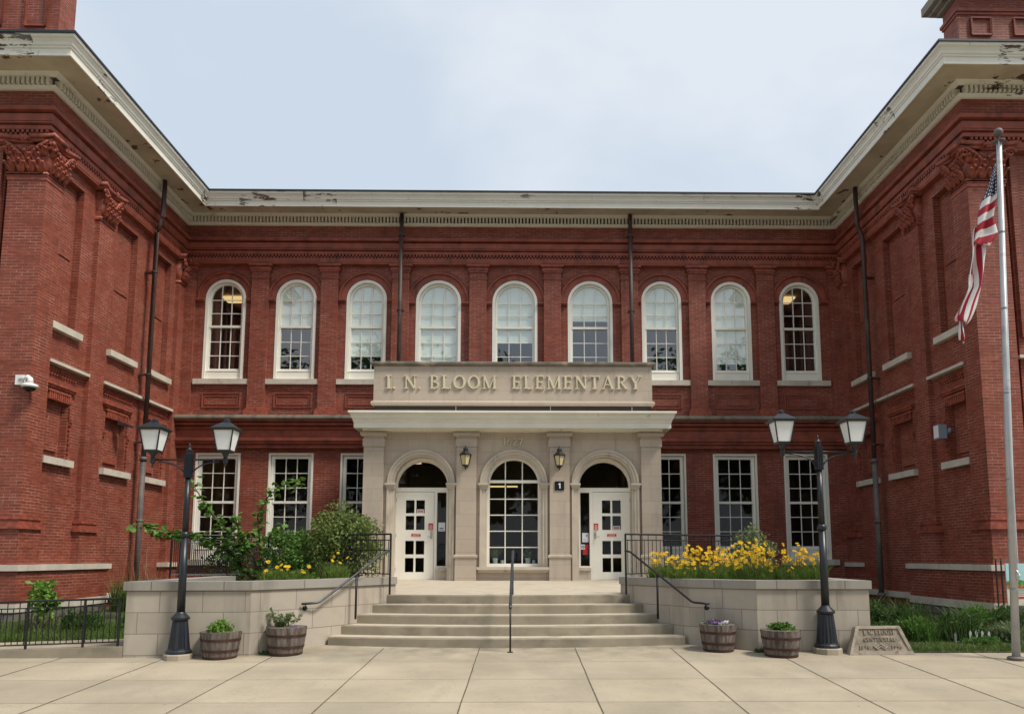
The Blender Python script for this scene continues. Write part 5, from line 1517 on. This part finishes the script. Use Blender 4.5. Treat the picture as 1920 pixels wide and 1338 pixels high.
mb = MB(); mb.tube([(.20, -.19, 7.85), (.14, -.19, 5.6), (.08, -.12, 3.0), (.06, -.10, 1.2)], .004, 5); mb.build('halyard', 'paper', fp)

fgn = thing('flag', 'American flag hanging limp from the flagpole', 'flag', (7.55, 10.80, 7.45))
ROWS = [(-0.013, -0.044, -0.011), (-0.356, -0.142, -0.045), (-0.569, -0.230, -0.069), (-0.866, -0.340, -0.123), (-1.119, -0.423, -0.101), (-1.287, -0.459, -0.218), (-1.537, -0.484, -0.260), (-1.952, -0.545, -0.306), (-2.200, -0.666, -0.412), (-2.446, -0.778, -0.532), (-2.527, -0.760, -0.609), (-2.788, -0.754, -0.683)]
def edge(z):
    for (z0, l0, r0), (z1, l1, r1) in zip(ROWS[:-1], ROWS[1:]):
        if z1 <= z <= z0:
            t = (z0 - z) / (z0 - z1); t = t * t * (3 - 2 * t) if False else t
            return l0 + (l1 - l0) * t, r0 + (r1 - r0) * t
    return ROWS[-1][1:] if z < ROWS[-1][0] else ROWS[0][1:]
mb = MB(); mb.uv = []
def cloth(zt, zb, nu, nv, uvf, yoff, amp, eg, ph):
    b0 = len(mb.v)
    for j in range(nv + 1):
        w = j / nv; z = zt + (zb - zt) * w
        l, r_ = eg(w, z)
        for i in range(nu + 1):
            c = i / nu; k = min(1, w * 4 + .15)
            x = l + (r_ - l) * c + .012 * math.sin(9 * w + 6 * c + ph) * k
            y = yoff + amp * k * math.sin(2 * PI * (c * 1.35 + ph) + 3.2 * w) + .012 * math.sin(14 * w + 5 * c)
            mb.v.append((x, y, z + .03 * math.sin(5 * c + ph) * k * w)); mb.uv.append(uvf(c, w))
    for j in range(nv):
        for i in range(nu):
            a_ = b0 + j * (nu + 1) + i; mb.f.append([a_, a_ + 1, a_ + nu + 2, a_ + nu + 1])
Z0, ZE = ROWS[0][0], ROWS[-1][0]
ZM = Z0 + (ZE - Z0) * .47
# the gathered hoist strip: canton above, stripes slanting below it
cloth(Z0, ZM, 22, 60, lambda c, w: (.04 + .30 * c, min(1, max(0, (w / .40 * .54 if w < .40 else .54 + (w - .40) / .60 * .46) + .10 * (c - .5)))), -.03, .035, lambda w, z: edge(z), .1)
# the fly end hanging below in long folds
cloth(Z0 + (ZE - Z0) * .36, Z0 + (ZE - Z0) * .90, 22, 60, lambda c, w: (.42 + .55 * w, min(1, .60 + .40 * c - .10 * w)), .03, .05, lambda w, z: edge(z), .55)
cloth(Z0 + (ZE - Z0) * .62, ZE, 12, 40, lambda c, w: (.6 + .39 * w, .69 + .20 * c), .075, .03, lambda w, z: (edge(max(z, ROWS[9][0]))[0] + (.02 + .06 * w), edge(max(z, ROWS[9][0]))[0] + .17 - .04 * w), .3)
o = mb.build('cloth', 'flag', fgn, True)
sd = o.modifiers.new('thickness', 'SOLIDIFY'); sd.thickness = .003

# ================================================================== GARDEN SIGN, PICKETS, HATCH
gs = thing('garden_sign', 'printed garden sign with blue sky and flowers at the right edge', 'sign', (10.0, 14.1, .2))
mb = MB(); mb.box(-.62, .62, 0, .02, .33, 1.11); mb.build('panel', 'creamprint', gs)
mb = MB(); mb.box(-.62, .62, -.004, -.001, .74, 1.11); mb.build('printed_sky', 'skyprint', gs)
mb = MB(); mb.plate([[(-.62, .70), (.62, .70), (.62, .80), (.5, .83), (.35, .79), (.2, .84), (.0, .80), (-.15, .85), (-.3, .79), (-.45, .83), (-.62, .78)]], -.008, -.005)
for x in (-.42, -.1, .3): 
    mb.tube([(x, -.008, .8), (x + .01, -.008, 1.02)], .006, 4)
    for k in range(5): mb.seg((x, .84 + k * .03), (x + .05 * (-1) ** k, .89 + k * .035), .008, -.009, -.006)
mb.build('printed_plants', 'greenprint', gs)
mb = MB(); mb.plate([[(-.62, .66), (.62, .66), (.62, .72), (.4, .70), (.1, .73), (-.2, .70), (-.62, .73)]], -.0115, -.009); mb.build('printed_flowers', 'orangeprint', gs)
mb = MB(); mb.box(-.48, -.15, -.005, -.002, .46, .495); mb.box(.02, .5, -.005, -.002, .53, .58); mb.build('red_band', 'signred', gs)
mb = MB(); mb.box(.05, .45, -.005, -.002, .43, .48); mb.build('blue_band', 'blueprint', gs)
mb = MB()
for k in range(4): mb.box(-.50, -.2, -.005, -.002, .53 + k * .03, .535 + k * .03)
mb.build('print_lines', 'plasticgrey', gs)
for x in (-.78, -.68, .7):
    mb = MB(); mb.box(x - .010, x + .010, .02, .04, -.1, 1.20); mb.build('post', 'iron', gs)
mb = MB(); mb.box(-.78, .7, .021, .039, 1.16, 1.18); mb.box(-.62, .62, .0, .06, .22, .325); mb.build('frame', 'pipelow', gs)
pf = thing('picket_fence', 'four little white pickets standing among the plants near the flagpole', 'fence', (7.74, 12.55, .0))
for k, (x, h) in enumerate(((-.30, .15), (-.05, .19), (.05, .20), (.15, .19), (.26, .18))):
    mb = MB(); mb.plate([[(x, 0), (x + .038, 0), (x + .038, h), (x + .019, h + .035), (x, h)]], 0, .014, back=True); mb.build('picket', 'picket', pf)
mb = MB(); mb.box(-.32, .32, .015, .025, .03, .05); mb.build('rail', 'picket', pf)
uh = thing('utility_hatch', 'flat grey hatch lid lying behind the yellow flowers', 'hatch', (5.0, 13.2, .97))
mb = MB(); mb.hexa([(-.45, -.3, 0), (.45, -.3, 0), (.45, .3, 0), (-.45, .3, 0)], [(-.45, -.3, .12), (.45, -.3, .08), (.45, .3, .14), (-.45, .3, .17)]); mb.build('box', 'pipelow', uh)
mb = MB(); mb.hexa([(-.48, -.33, .125), (.48, -.33, .085), (.48, .33, .145), (-.48, .33, .175)], [(-.48, -.33, .15), (.48, -.33, .11), (.48, .33, .17), (-.48, .33, .20)]); mb.build('lid', 'greyrail', uh)

# window-sill pots in the middle arch
for x, lab, k in ((-.42, 'spiky dark houseplant in a white pot on the middle window sill', 0), (.40, 'leafy green houseplant in a white pot on the middle window sill', 1)):
    t_ = thing('houseplant', lab, 'plant', (x, 18.88, 1.262), 'houseplants inside the middle window')
    mb = MB(); mb.lathe([(.055, 0), (.07, .13), (.074, .14)], (0, 0, 0), 14); mb.build('pot', 'pot', t_)
    mb = MB()
    if k: leaf_cloud(mb, (0, 0, .24), (.10, .08, .12), 70, .08, rg, .5)
    else: blades(mb, (0, 0, .13), .04, .04, 60, .32, .006, rg, .7)
    mb.build('foliage', 'leafbright' if k else 'leafgrey', t_)
for x, lab in ((-.24, 'small white cup beside the spiky houseplant'), (.55, 'small white cup at the right end of the middle window sill')):
    t_ = thing('cup', lab, 'cup', (x, 18.86, 1.262)); mb = MB(); mb.lathe([(.035, 0), (.045, .09), (.04, .09), (.03, .01)], (0, 0, 0), 12); mb.build('cup_body', 'pot', t_)

# ================================================================== PLANTS
rg = random.Random(21)
def shrub(label, loc, r, n, size, mat, clumps, woody=True, group='shrubs in the raised beds', stemr=.012):
    t_ = thing('shrub', label, 'shrub', loc, group)
    mb = MB(); leaf_cloud(mb, (0, 0, r[2] * 1.05), r, n, size, rg, .35, .5, clumps)
    mb.build('foliage', mat, t_)
    mb = MB()
    for k in range(12):
        a = rg.uniform(0, 2 * PI); q = rg.uniform(.2, .85)
        mb.tube([(rg.uniform(-.06, .06), rg.uniform(-.06, .06), 0), (r[0] * q * .4 * math.cos(a), r[1] * q * .4 * math.sin(a), r[2] * .7), (r[0] * q * math.cos(a), r[1] * q * math.sin(a), r[2] * rg.uniform(1.1, 1.8))], [stemr, stemr * .7, stemr * .3], 5)
    mb.build('stems', 'bark', t_)
    return t_
shrub('rounded olive-green shrub beside the left door railing', (-3.15, 14.45, .95), (.74, .5, .68), 10500, .065, 'leafolive', 60)
shrub('low grey-green shrub behind the left yellow flowers', (-4.15, 14.3, .95), (.46, .4, .50), 3600, .058, 'leafgreen', 24)
shrub('feathery shrub behind the right flower bed', (4.75, 14.6, .92), (.50, .4, .52), 2600, .055, 'leafgrey', 26)
# arching broad-leaved plant on the left
ap = thing('arching_shrub', 'broad-leaved arching plant reaching up before the left ground-floor windows', 'shrub', (-5.2, 16.1, .7))
mb = MB(); sm_ = MB()
br = [[(-5.2, 16.1, .7), (-5.55, 16.0, 1.55), (-6.1, 15.9, 2.1), (-6.45, 15.85, 2.55), (-6.72, 15.8, 2.98), (-6.9, 15.8, 3.1)],
      [(-5.1, 16.1, .7), (-5.3, 16.0, 1.6), (-5.35, 15.9, 2.3), (-5.1, 15.85, 2.75), (-4.7, 15.8, 3.0), (-4.35, 15.8, 3.04)],
      [(-5.2, 16.1, .7), (-5.9, 16.0, 1.5), (-6.6, 15.9, 1.85), (-7.3, 15.9, 1.98), (-7.75, 15.9, 2.08)],
      [(-5.2, 16.1, .7), (-5.0, 16.0, 1.4), (-4.5, 15.9, 1.75), (-3.9, 15.9, 1.85)],
      [(-5.2, 16.1, .7), (-5.4, 15.8, 1.5), (-5.7, 15.7, 2.1), (-5.75, 15.7, 2.3)],
      [(-5.2, 16.1, .7), (-5.1, 15.8, 1.3), (-4.9, 15.7, 1.9), (-4.75, 15.7, 2.1)],
      [(-5.2, 16.1, .7), (-5.7, 16.0, 1.2), (-6.0, 16.0, 1.65), (-6.05, 15.9, 1.9)]]
for bi, pts in enumerate(br):
    sm_.tube(pts, [.022 - .016 * i / (len(pts) - 1) for i in range(len(pts))], 6)
    for i in range(len(pts) - 1):
        a, b = Vector(pts[i]), Vector(pts[i + 1]); L = (b - a).length
        nl = int(L * (95 if bi not in (0, 1) else 48)) if i else int(L * 14)
        for k in range(nl):
            p = a.lerp(b, rg.random()) + Vector((rg.gauss(0, .085 if bi > 1 else .05), rg.gauss(0, .085), rg.gauss(0, .06)))
            d = Vector((rg.gauss(0, 1), rg.gauss(0, 1) - .5, rg.gauss(-.35, .5))).normalized(); w = d.cross(Vector((rg.gauss(0, .5), rg.gauss(0, .5), 1))).normalized()
            s_ = rg.uniform(.09, .17); h = s_ * .42; n_ = d.cross(w) * s_ * .12
            i0 = [mb.pt(q) for q in (p, p + d * s_ * .3 + w * h + n_, p + d * s_ * .7 + w * h * .8 + n_, p + d * s_, p + d * s_ * .7 - w * h * .8 + n_, p + d * s_ * .3 - w * h + n_)]
            mb.f.append([i0[0], i0[1], i0[2], i0[3]]); mb.f.append([i0[0], i0[3], i0[4], i0[5]])
tpart(ap, mb, 'foliage', 'leafbig'); tpart(ap, sm_, 'stems', 'bark')
def undergrowth(label, loc, r, n, mat='leafdark', size=.09, name='bush', group='bushes by the ramp'):
    t_ = thing(name, label, 'bush', loc, group)
    mb = MB(); leaf_cloud(mb, (0, 0, r[2]), r, n, size, rg, .4, .3, 18); mb.build('foliage', mat, t_)
    mb = MB()
    for k in range(6):
        a = rg.uniform(0, 2 * PI); mb.tube([(0, 0, 0), (r[0] * .5 * math.cos(a), r[1] * .5 * math.sin(a), r[2] * 1.3)], .008, 5)
    mb.build('stems', 'bark', t_)
undergrowth('dark leafy bush behind the ramp railing under the first window', (-6.9, 18.6, .6), (.75, .4, .55), 1400)
undergrowth('dark leafy bush behind the ramp railing between the first two windows', (-5.6, 18.9, .6), (.6, .4, .5), 1000)
undergrowth('broad green bush in front of the second lower window', (-4.6, 16.6, .6), (.5, .4, .65), 1100, 'leafbig', .12)

# coreopsis: each plant a thing with its own flower heads
FL = MB()
def flower_mesh():
    pet = MB(); hp = MB()
    for k in range(8):
        a = 2 * PI * k / 8; c, s_ = math.cos(a), math.sin(a); c1, s1 = math.cos(a + .34), math.sin(a + .34); c2, s2 = math.cos(a - .34), math.sin(a - .34)
        pet.face([(0, 0, 0), (.024 * c2, .024 * s2, .006), (.036 * c, .036 * s_, .002), (.024 * c1, .024 * s1, .006)])
    hp.lathe([(.010, .0), (.010, .008), (.005, .012)], (0, 0, 0), 7)
    return pet, hp
pet, hp = flower_mesh()
fsrc = pet.build('flower', 'petal'); hsrc = hp.build('flower_heart', 'flowerheart')
fme, hme = fsrc.data, hsrc.data
bpy.data.objects.remove(fsrc); bpy.data.objects.remove(hsrc)
def coreopsis(label, loc, rx, ry, nf, h, nb=520, hm=.30):
    t_ = thing('coreopsis', label, 'flowering plant', loc, 'yellow coreopsis plants')
    mb = MB(); blades(mb, (0, 0, 0), rx * 1.1, ry * 1.1, nb, min(.36, h * .85), .004, rg, .3); leaf_cloud(mb, (0, 0, .12), (rx, ry, .14), 420, .045, rg, .9, .1, 8, el=4); mb.build('foliage', 'coreopsisleaf', t_)
    sm_ = MB()
    for k in range(nf):
        a = rg.uniform(0, 2 * PI); q = math.sqrt(rg.random()); x, y = rx * q * math.cos(a) * 1.1, ry * q * math.sin(a) * 1.1; z = max(.2, h * rg.choice((.75, 1, 1, 1.15)) * rg.uniform(.66, 1.30))
        sm_.tube([(x * .8, y * .8, 0), (x * .9, y * .9, z * .6), (x, y, z)], .0022, 4, cap=False)
        f = bpy.data.objects.new('flower', fme); COL.objects.link(f); f.parent = t_; f.location = (x, y, z)
        f.rotation_euler = (R(rg.uniform(15, 85)), R(rg.uniform(-35, 35)), rg.uniform(-.9, .9)); s_ = rg.uniform(.9, 1.25); f.scale = (s_, s_, s_)
        if k % 2 == 0:
            g_ = bpy.data.objects.new('flower_heart', hme); COL.objects.link(g_); g_.parent = f
    sm_.build('stems', 'stem', t_)
CP = [(2.65, 13.25, .16, 10, .36, 'at the steps end of the right bed'), (2.98, 12.85, .22, 14, .33, 'second from the steps in the right bed'),
      (3.28, 13.2, .26, 20, .38, 'third from the steps in the right bed'), (3.62, 12.7, .26, 20, .34, 'near the bend of the right coping'),
      (3.85, 13.3, .28, 22, .40, 'in the middle of the right bed at the back'), (4.2, 12.6, .28, 22, .36, 'in the middle of the right bed at the front'),
      (4.35, 13.25, .28, 18, .42, 'tallest, before the feathery shrub'), (4.72, 12.55, .26, 16, .38, 'left of the right lamp post'),
      (5.1, 12.5, .22, 10, .36, 'at the outer end of the right bed'), (4.5, 13.7, .22, 12, .46, 'rising highest behind the others')]
for x, y, r_, nf, h, w in CP:
    coreopsis('yellow daisy-like flowers ' + w, (x, y, .97), r_, r_ * .8, int(nf * 2.6), h * 1.22)
for x, y, r_, nf, h, w in ((-4.05, 13.2, .22, 9, .30, 'in the left bed, brightest and nearest the left lamp post'), (-3.6, 13.1, .22, 7, .24, 'in the middle of the left bed'), (-3.1, 13.6, .2, 5, .40, 'in front of the rounded shrub')):
    coreopsis('few yellow daisy-like flowers ' + w, (x, y, .97), r_, r_ * .8, nf, h)
# plants of the right-hand border and left lawn edge
BP = [(6.25, 14.0, .46, .48, 2000, 'leafdark', .07, 'dark green plant close behind the right end of the planter wall'),
      (6.90, 14.2, .42, .40, 1800, 'leafdark', .07, 'dark green plant before the rough foundation stones'),
      (6.45, 12.85, .32, .20, 1000, 'leafdark', .075, 'low dark green plant behind the memorial stone'),
      (7.0, 12.8, .34, .27, 1300, 'leafgreen', .08, 'spreading green plant right of the memorial stone'),
      (7.58, 12.75, .36, .32, 1300, 'leafdark', .085, 'taller dark plant in the middle of the right border'),
      (8.15, 13.2, .38, .40, 1500, 'leafgreen', .085, 'bright bushy plant behind the white pickets'),
      (8.70, 13.2, .36, .36, 1300, 'leafdark', .08, 'dark bushy plant left of the flagpole base'),
      (9.25, 13.3, .36, .38, 1300, 'leafdark', .08, 'bushy plant in front of the garden sign'),
      (7.25, 13.6, .30, .42, 1000, 'leafdark', .08, 'upright dark plant farther back in the right border'),
      (7.80, 12.38, .30, .07, 700, 'leafgreen', .06, 'low ragged green plant at the foot of the white pickets'),
      (8.45, 12.7, .28, .22, 800, 'leafgrey', .08, 'grey-green low plant at the foot of the flagpole')]
for x, y, r_, h, n, mt, sz, lab in BP:
    t_ = thing('garden_plant', lab, 'plant', (x, y, .02), 'leafy plants of the right border')
    mb = MB()
    for q in range(4): leaf_cloud(mb, (rg.uniform(-.5, .5) * r_, rg.uniform(-.4, .4) * r_, h * rg.uniform(.5, .95)), (r_ * rg.uniform(.4, .75), r_ * .5, h * rg.uniform(.45, .75)), n // 4, sz, rg, .7, .2, 9, el=rg.choice((1.8, 2.6, 3.4)))
    blades(mb, (0, 0, 0), r_ * .95, r_ * .7, 260, h * 1.55, .007, rg, .4); mb.build('foliage', mt, t_)
    mb = MB(); blades(mb, (0, 0, 0), r_ * .9, r_ * .6, 9, h * 2.1, .0035, rg, .22); mb.build('seed_stalks', 'straw', t_)
wp = thing('young_plant', 'leafy young plant growing against the plinth of the left wing', 'plant', (-8.25, 13.6, .05))
mb = MB(); leaf_cloud(mb, (0, 0, .62), (.26, .2, .40), 520, .11, rg, .2, .2, 10); mb.build('foliage', 'leafbright', wp)
mb = MB(); mb.tube([(0, 0, 0), (.03, 0, .5), (.0, 0, .95)], .008, 5); blades(mb, (0, 0, 0), .25, .2, 90, .5, .01, rg, .4); mb.build('stems', 'stem', wp)
for x, y, r_, h, mt, lab in ((-7.6, 13.7, .35, .30, 'leafdark', 'low dark shrub behind the third bay of the low left railing'), (-6.7, 13.9, .4, .26, 'leafgreen', 'low ragged green plant behind the low left railing near the planter wall'), (-6.1, 14.3, .35, .34, 'leafdark', 'dark plant tucked behind the left end of the planter wall')):
    t_ = thing('garden_plant', lab, 'plant', (x, y, .06), 'ragged plants by the left wing')
    mb = MB(); leaf_cloud(mb, (0, 0, h * .7), (r_, r_ * .7, h * .8), 1300, .07, rg, .6, .2, 14, el=2.4); blades(mb, (0, 0, 0), r_, r_ * .7, 200, h * 1.7, .006, rg, .4); mb.build('foliage', mt, t_)
tg = thing('tall_grass', 'clump of tall dry-tipped grass at the foot of the left downpipe', 'grass clump', (-8.85, 17.9, .17))
mb = MB(); blades(mb, (0, 0, 0), .55, .3, 620, .75, .008, rg, .22); mb.build('green_blades', 'grass', tg)
mb = MB(); blades(mb, (0, 0, 0), .6, .3, 60, 1.5, .005, rg, .18); mb.build('dry_stalks', 'straw', tg)
# grass
mb = MB()
for i in range(15000):
    x = rg.uniform(-9.6, -5.75); y = rg.uniform(12.62, 14.8); z = (y - 11.75) * .027 if y < 13.2 else .04 + (y - 13.2) * .028
    blades(mb, (x, y, z - .01), .01, .01, 1, rg.uniform(.08, .24), .004, rg, .4)
tag(mb.build('grass', 'grass'), None, None, None, 'stuff')['label'] = 'green grass growing behind the low left railing'
mb = MB()
for i in range(9000):
    x = rg.uniform(6.15, 9.8); y = 11.57 + abs(rg.gauss(0, .45)); z = max(0, (y - 11.55) * .024)
    blades(mb, (x, y, z - .01), .01, .01, 1, rg.uniform(.03, .09), .0035, rg, .5)
tag(mb.build('grass', 'grass'), None, None, None, 'stuff')['label'] = 'strip of short grass edging the right border'

# ================================================================== TREES ACROSS THE ROAD (mirrored in the panes)
tr = thing('tree', 'large leafy tree across the road', 'tree', (-12, -27, -2.1), 'trees across the road')
rg = random.Random(77)
mb = MB(); mb.tube([(0, 0, 0), (.2, .1, 4), (.1, 0, 9), (.4, 0, 14)], [.5, .38, .25, .1], 10)
for k in range(9):
    a = k * 2.4; z = 4 + k * 1.1
    mb.tube([(.1, 0, z), (2 * math.cos(a), 2 * math.sin(a), z + 1.8), (3.8 * math.cos(a), 3.8 * math.sin(a), z + 3)], [.18, .1, .04], 6)
mb.build('trunk', 'bark', tr)
mb = MB(); leaf_cloud(mb, (0, 0, 12), (6.0, 5.0, 6.8), 12000, .55, rg, .1, .5, 46); mb.build('crown', 'leafdark', tr)
tr.scale = (1.32,) * 3
for x, y, s_, rz, lab in ((-3.5, -30, 1.28, 1, 'tree across the road, second from the left'), (5, -33, 1.15, 2, 'small tree across the road, in the middle'), (13, -27, 1.25, 4, 'tree across the road, second from the right'), (24, -28, 1.35, 5, 'broad tree across the road at the right'), (-25, -28, 1.3, 3, 'broad tree across the road at the far left')):
    c = copy_tree(tr); c.location = (x, y, -2.1); c.scale = (s_,) * 3; c.rotation_euler.z = rz; c['label'] = lab

# weeds in the cracks along the planter walls
for x, y, rr, lab in ((3.92, 11.62, .16, 'low weeds in the crack between the two right barrels'), (-3.62, 11.52, .08, 'tiny weed at the wall foot between the two left barrels')):
    t_ = thing('weed', lab, 'plant', (x, y, gz(y)))
    mb = MB(); leaf_cloud(mb, (0, 0, .02), (rr, .05, .03), int(900 * rr), .035, rg, .5, .1); blades(mb, (0, 0, 0), rr, .04, 30, .06, .003, rg, .6); mb.build('foliage', 'leafgreen', t_)
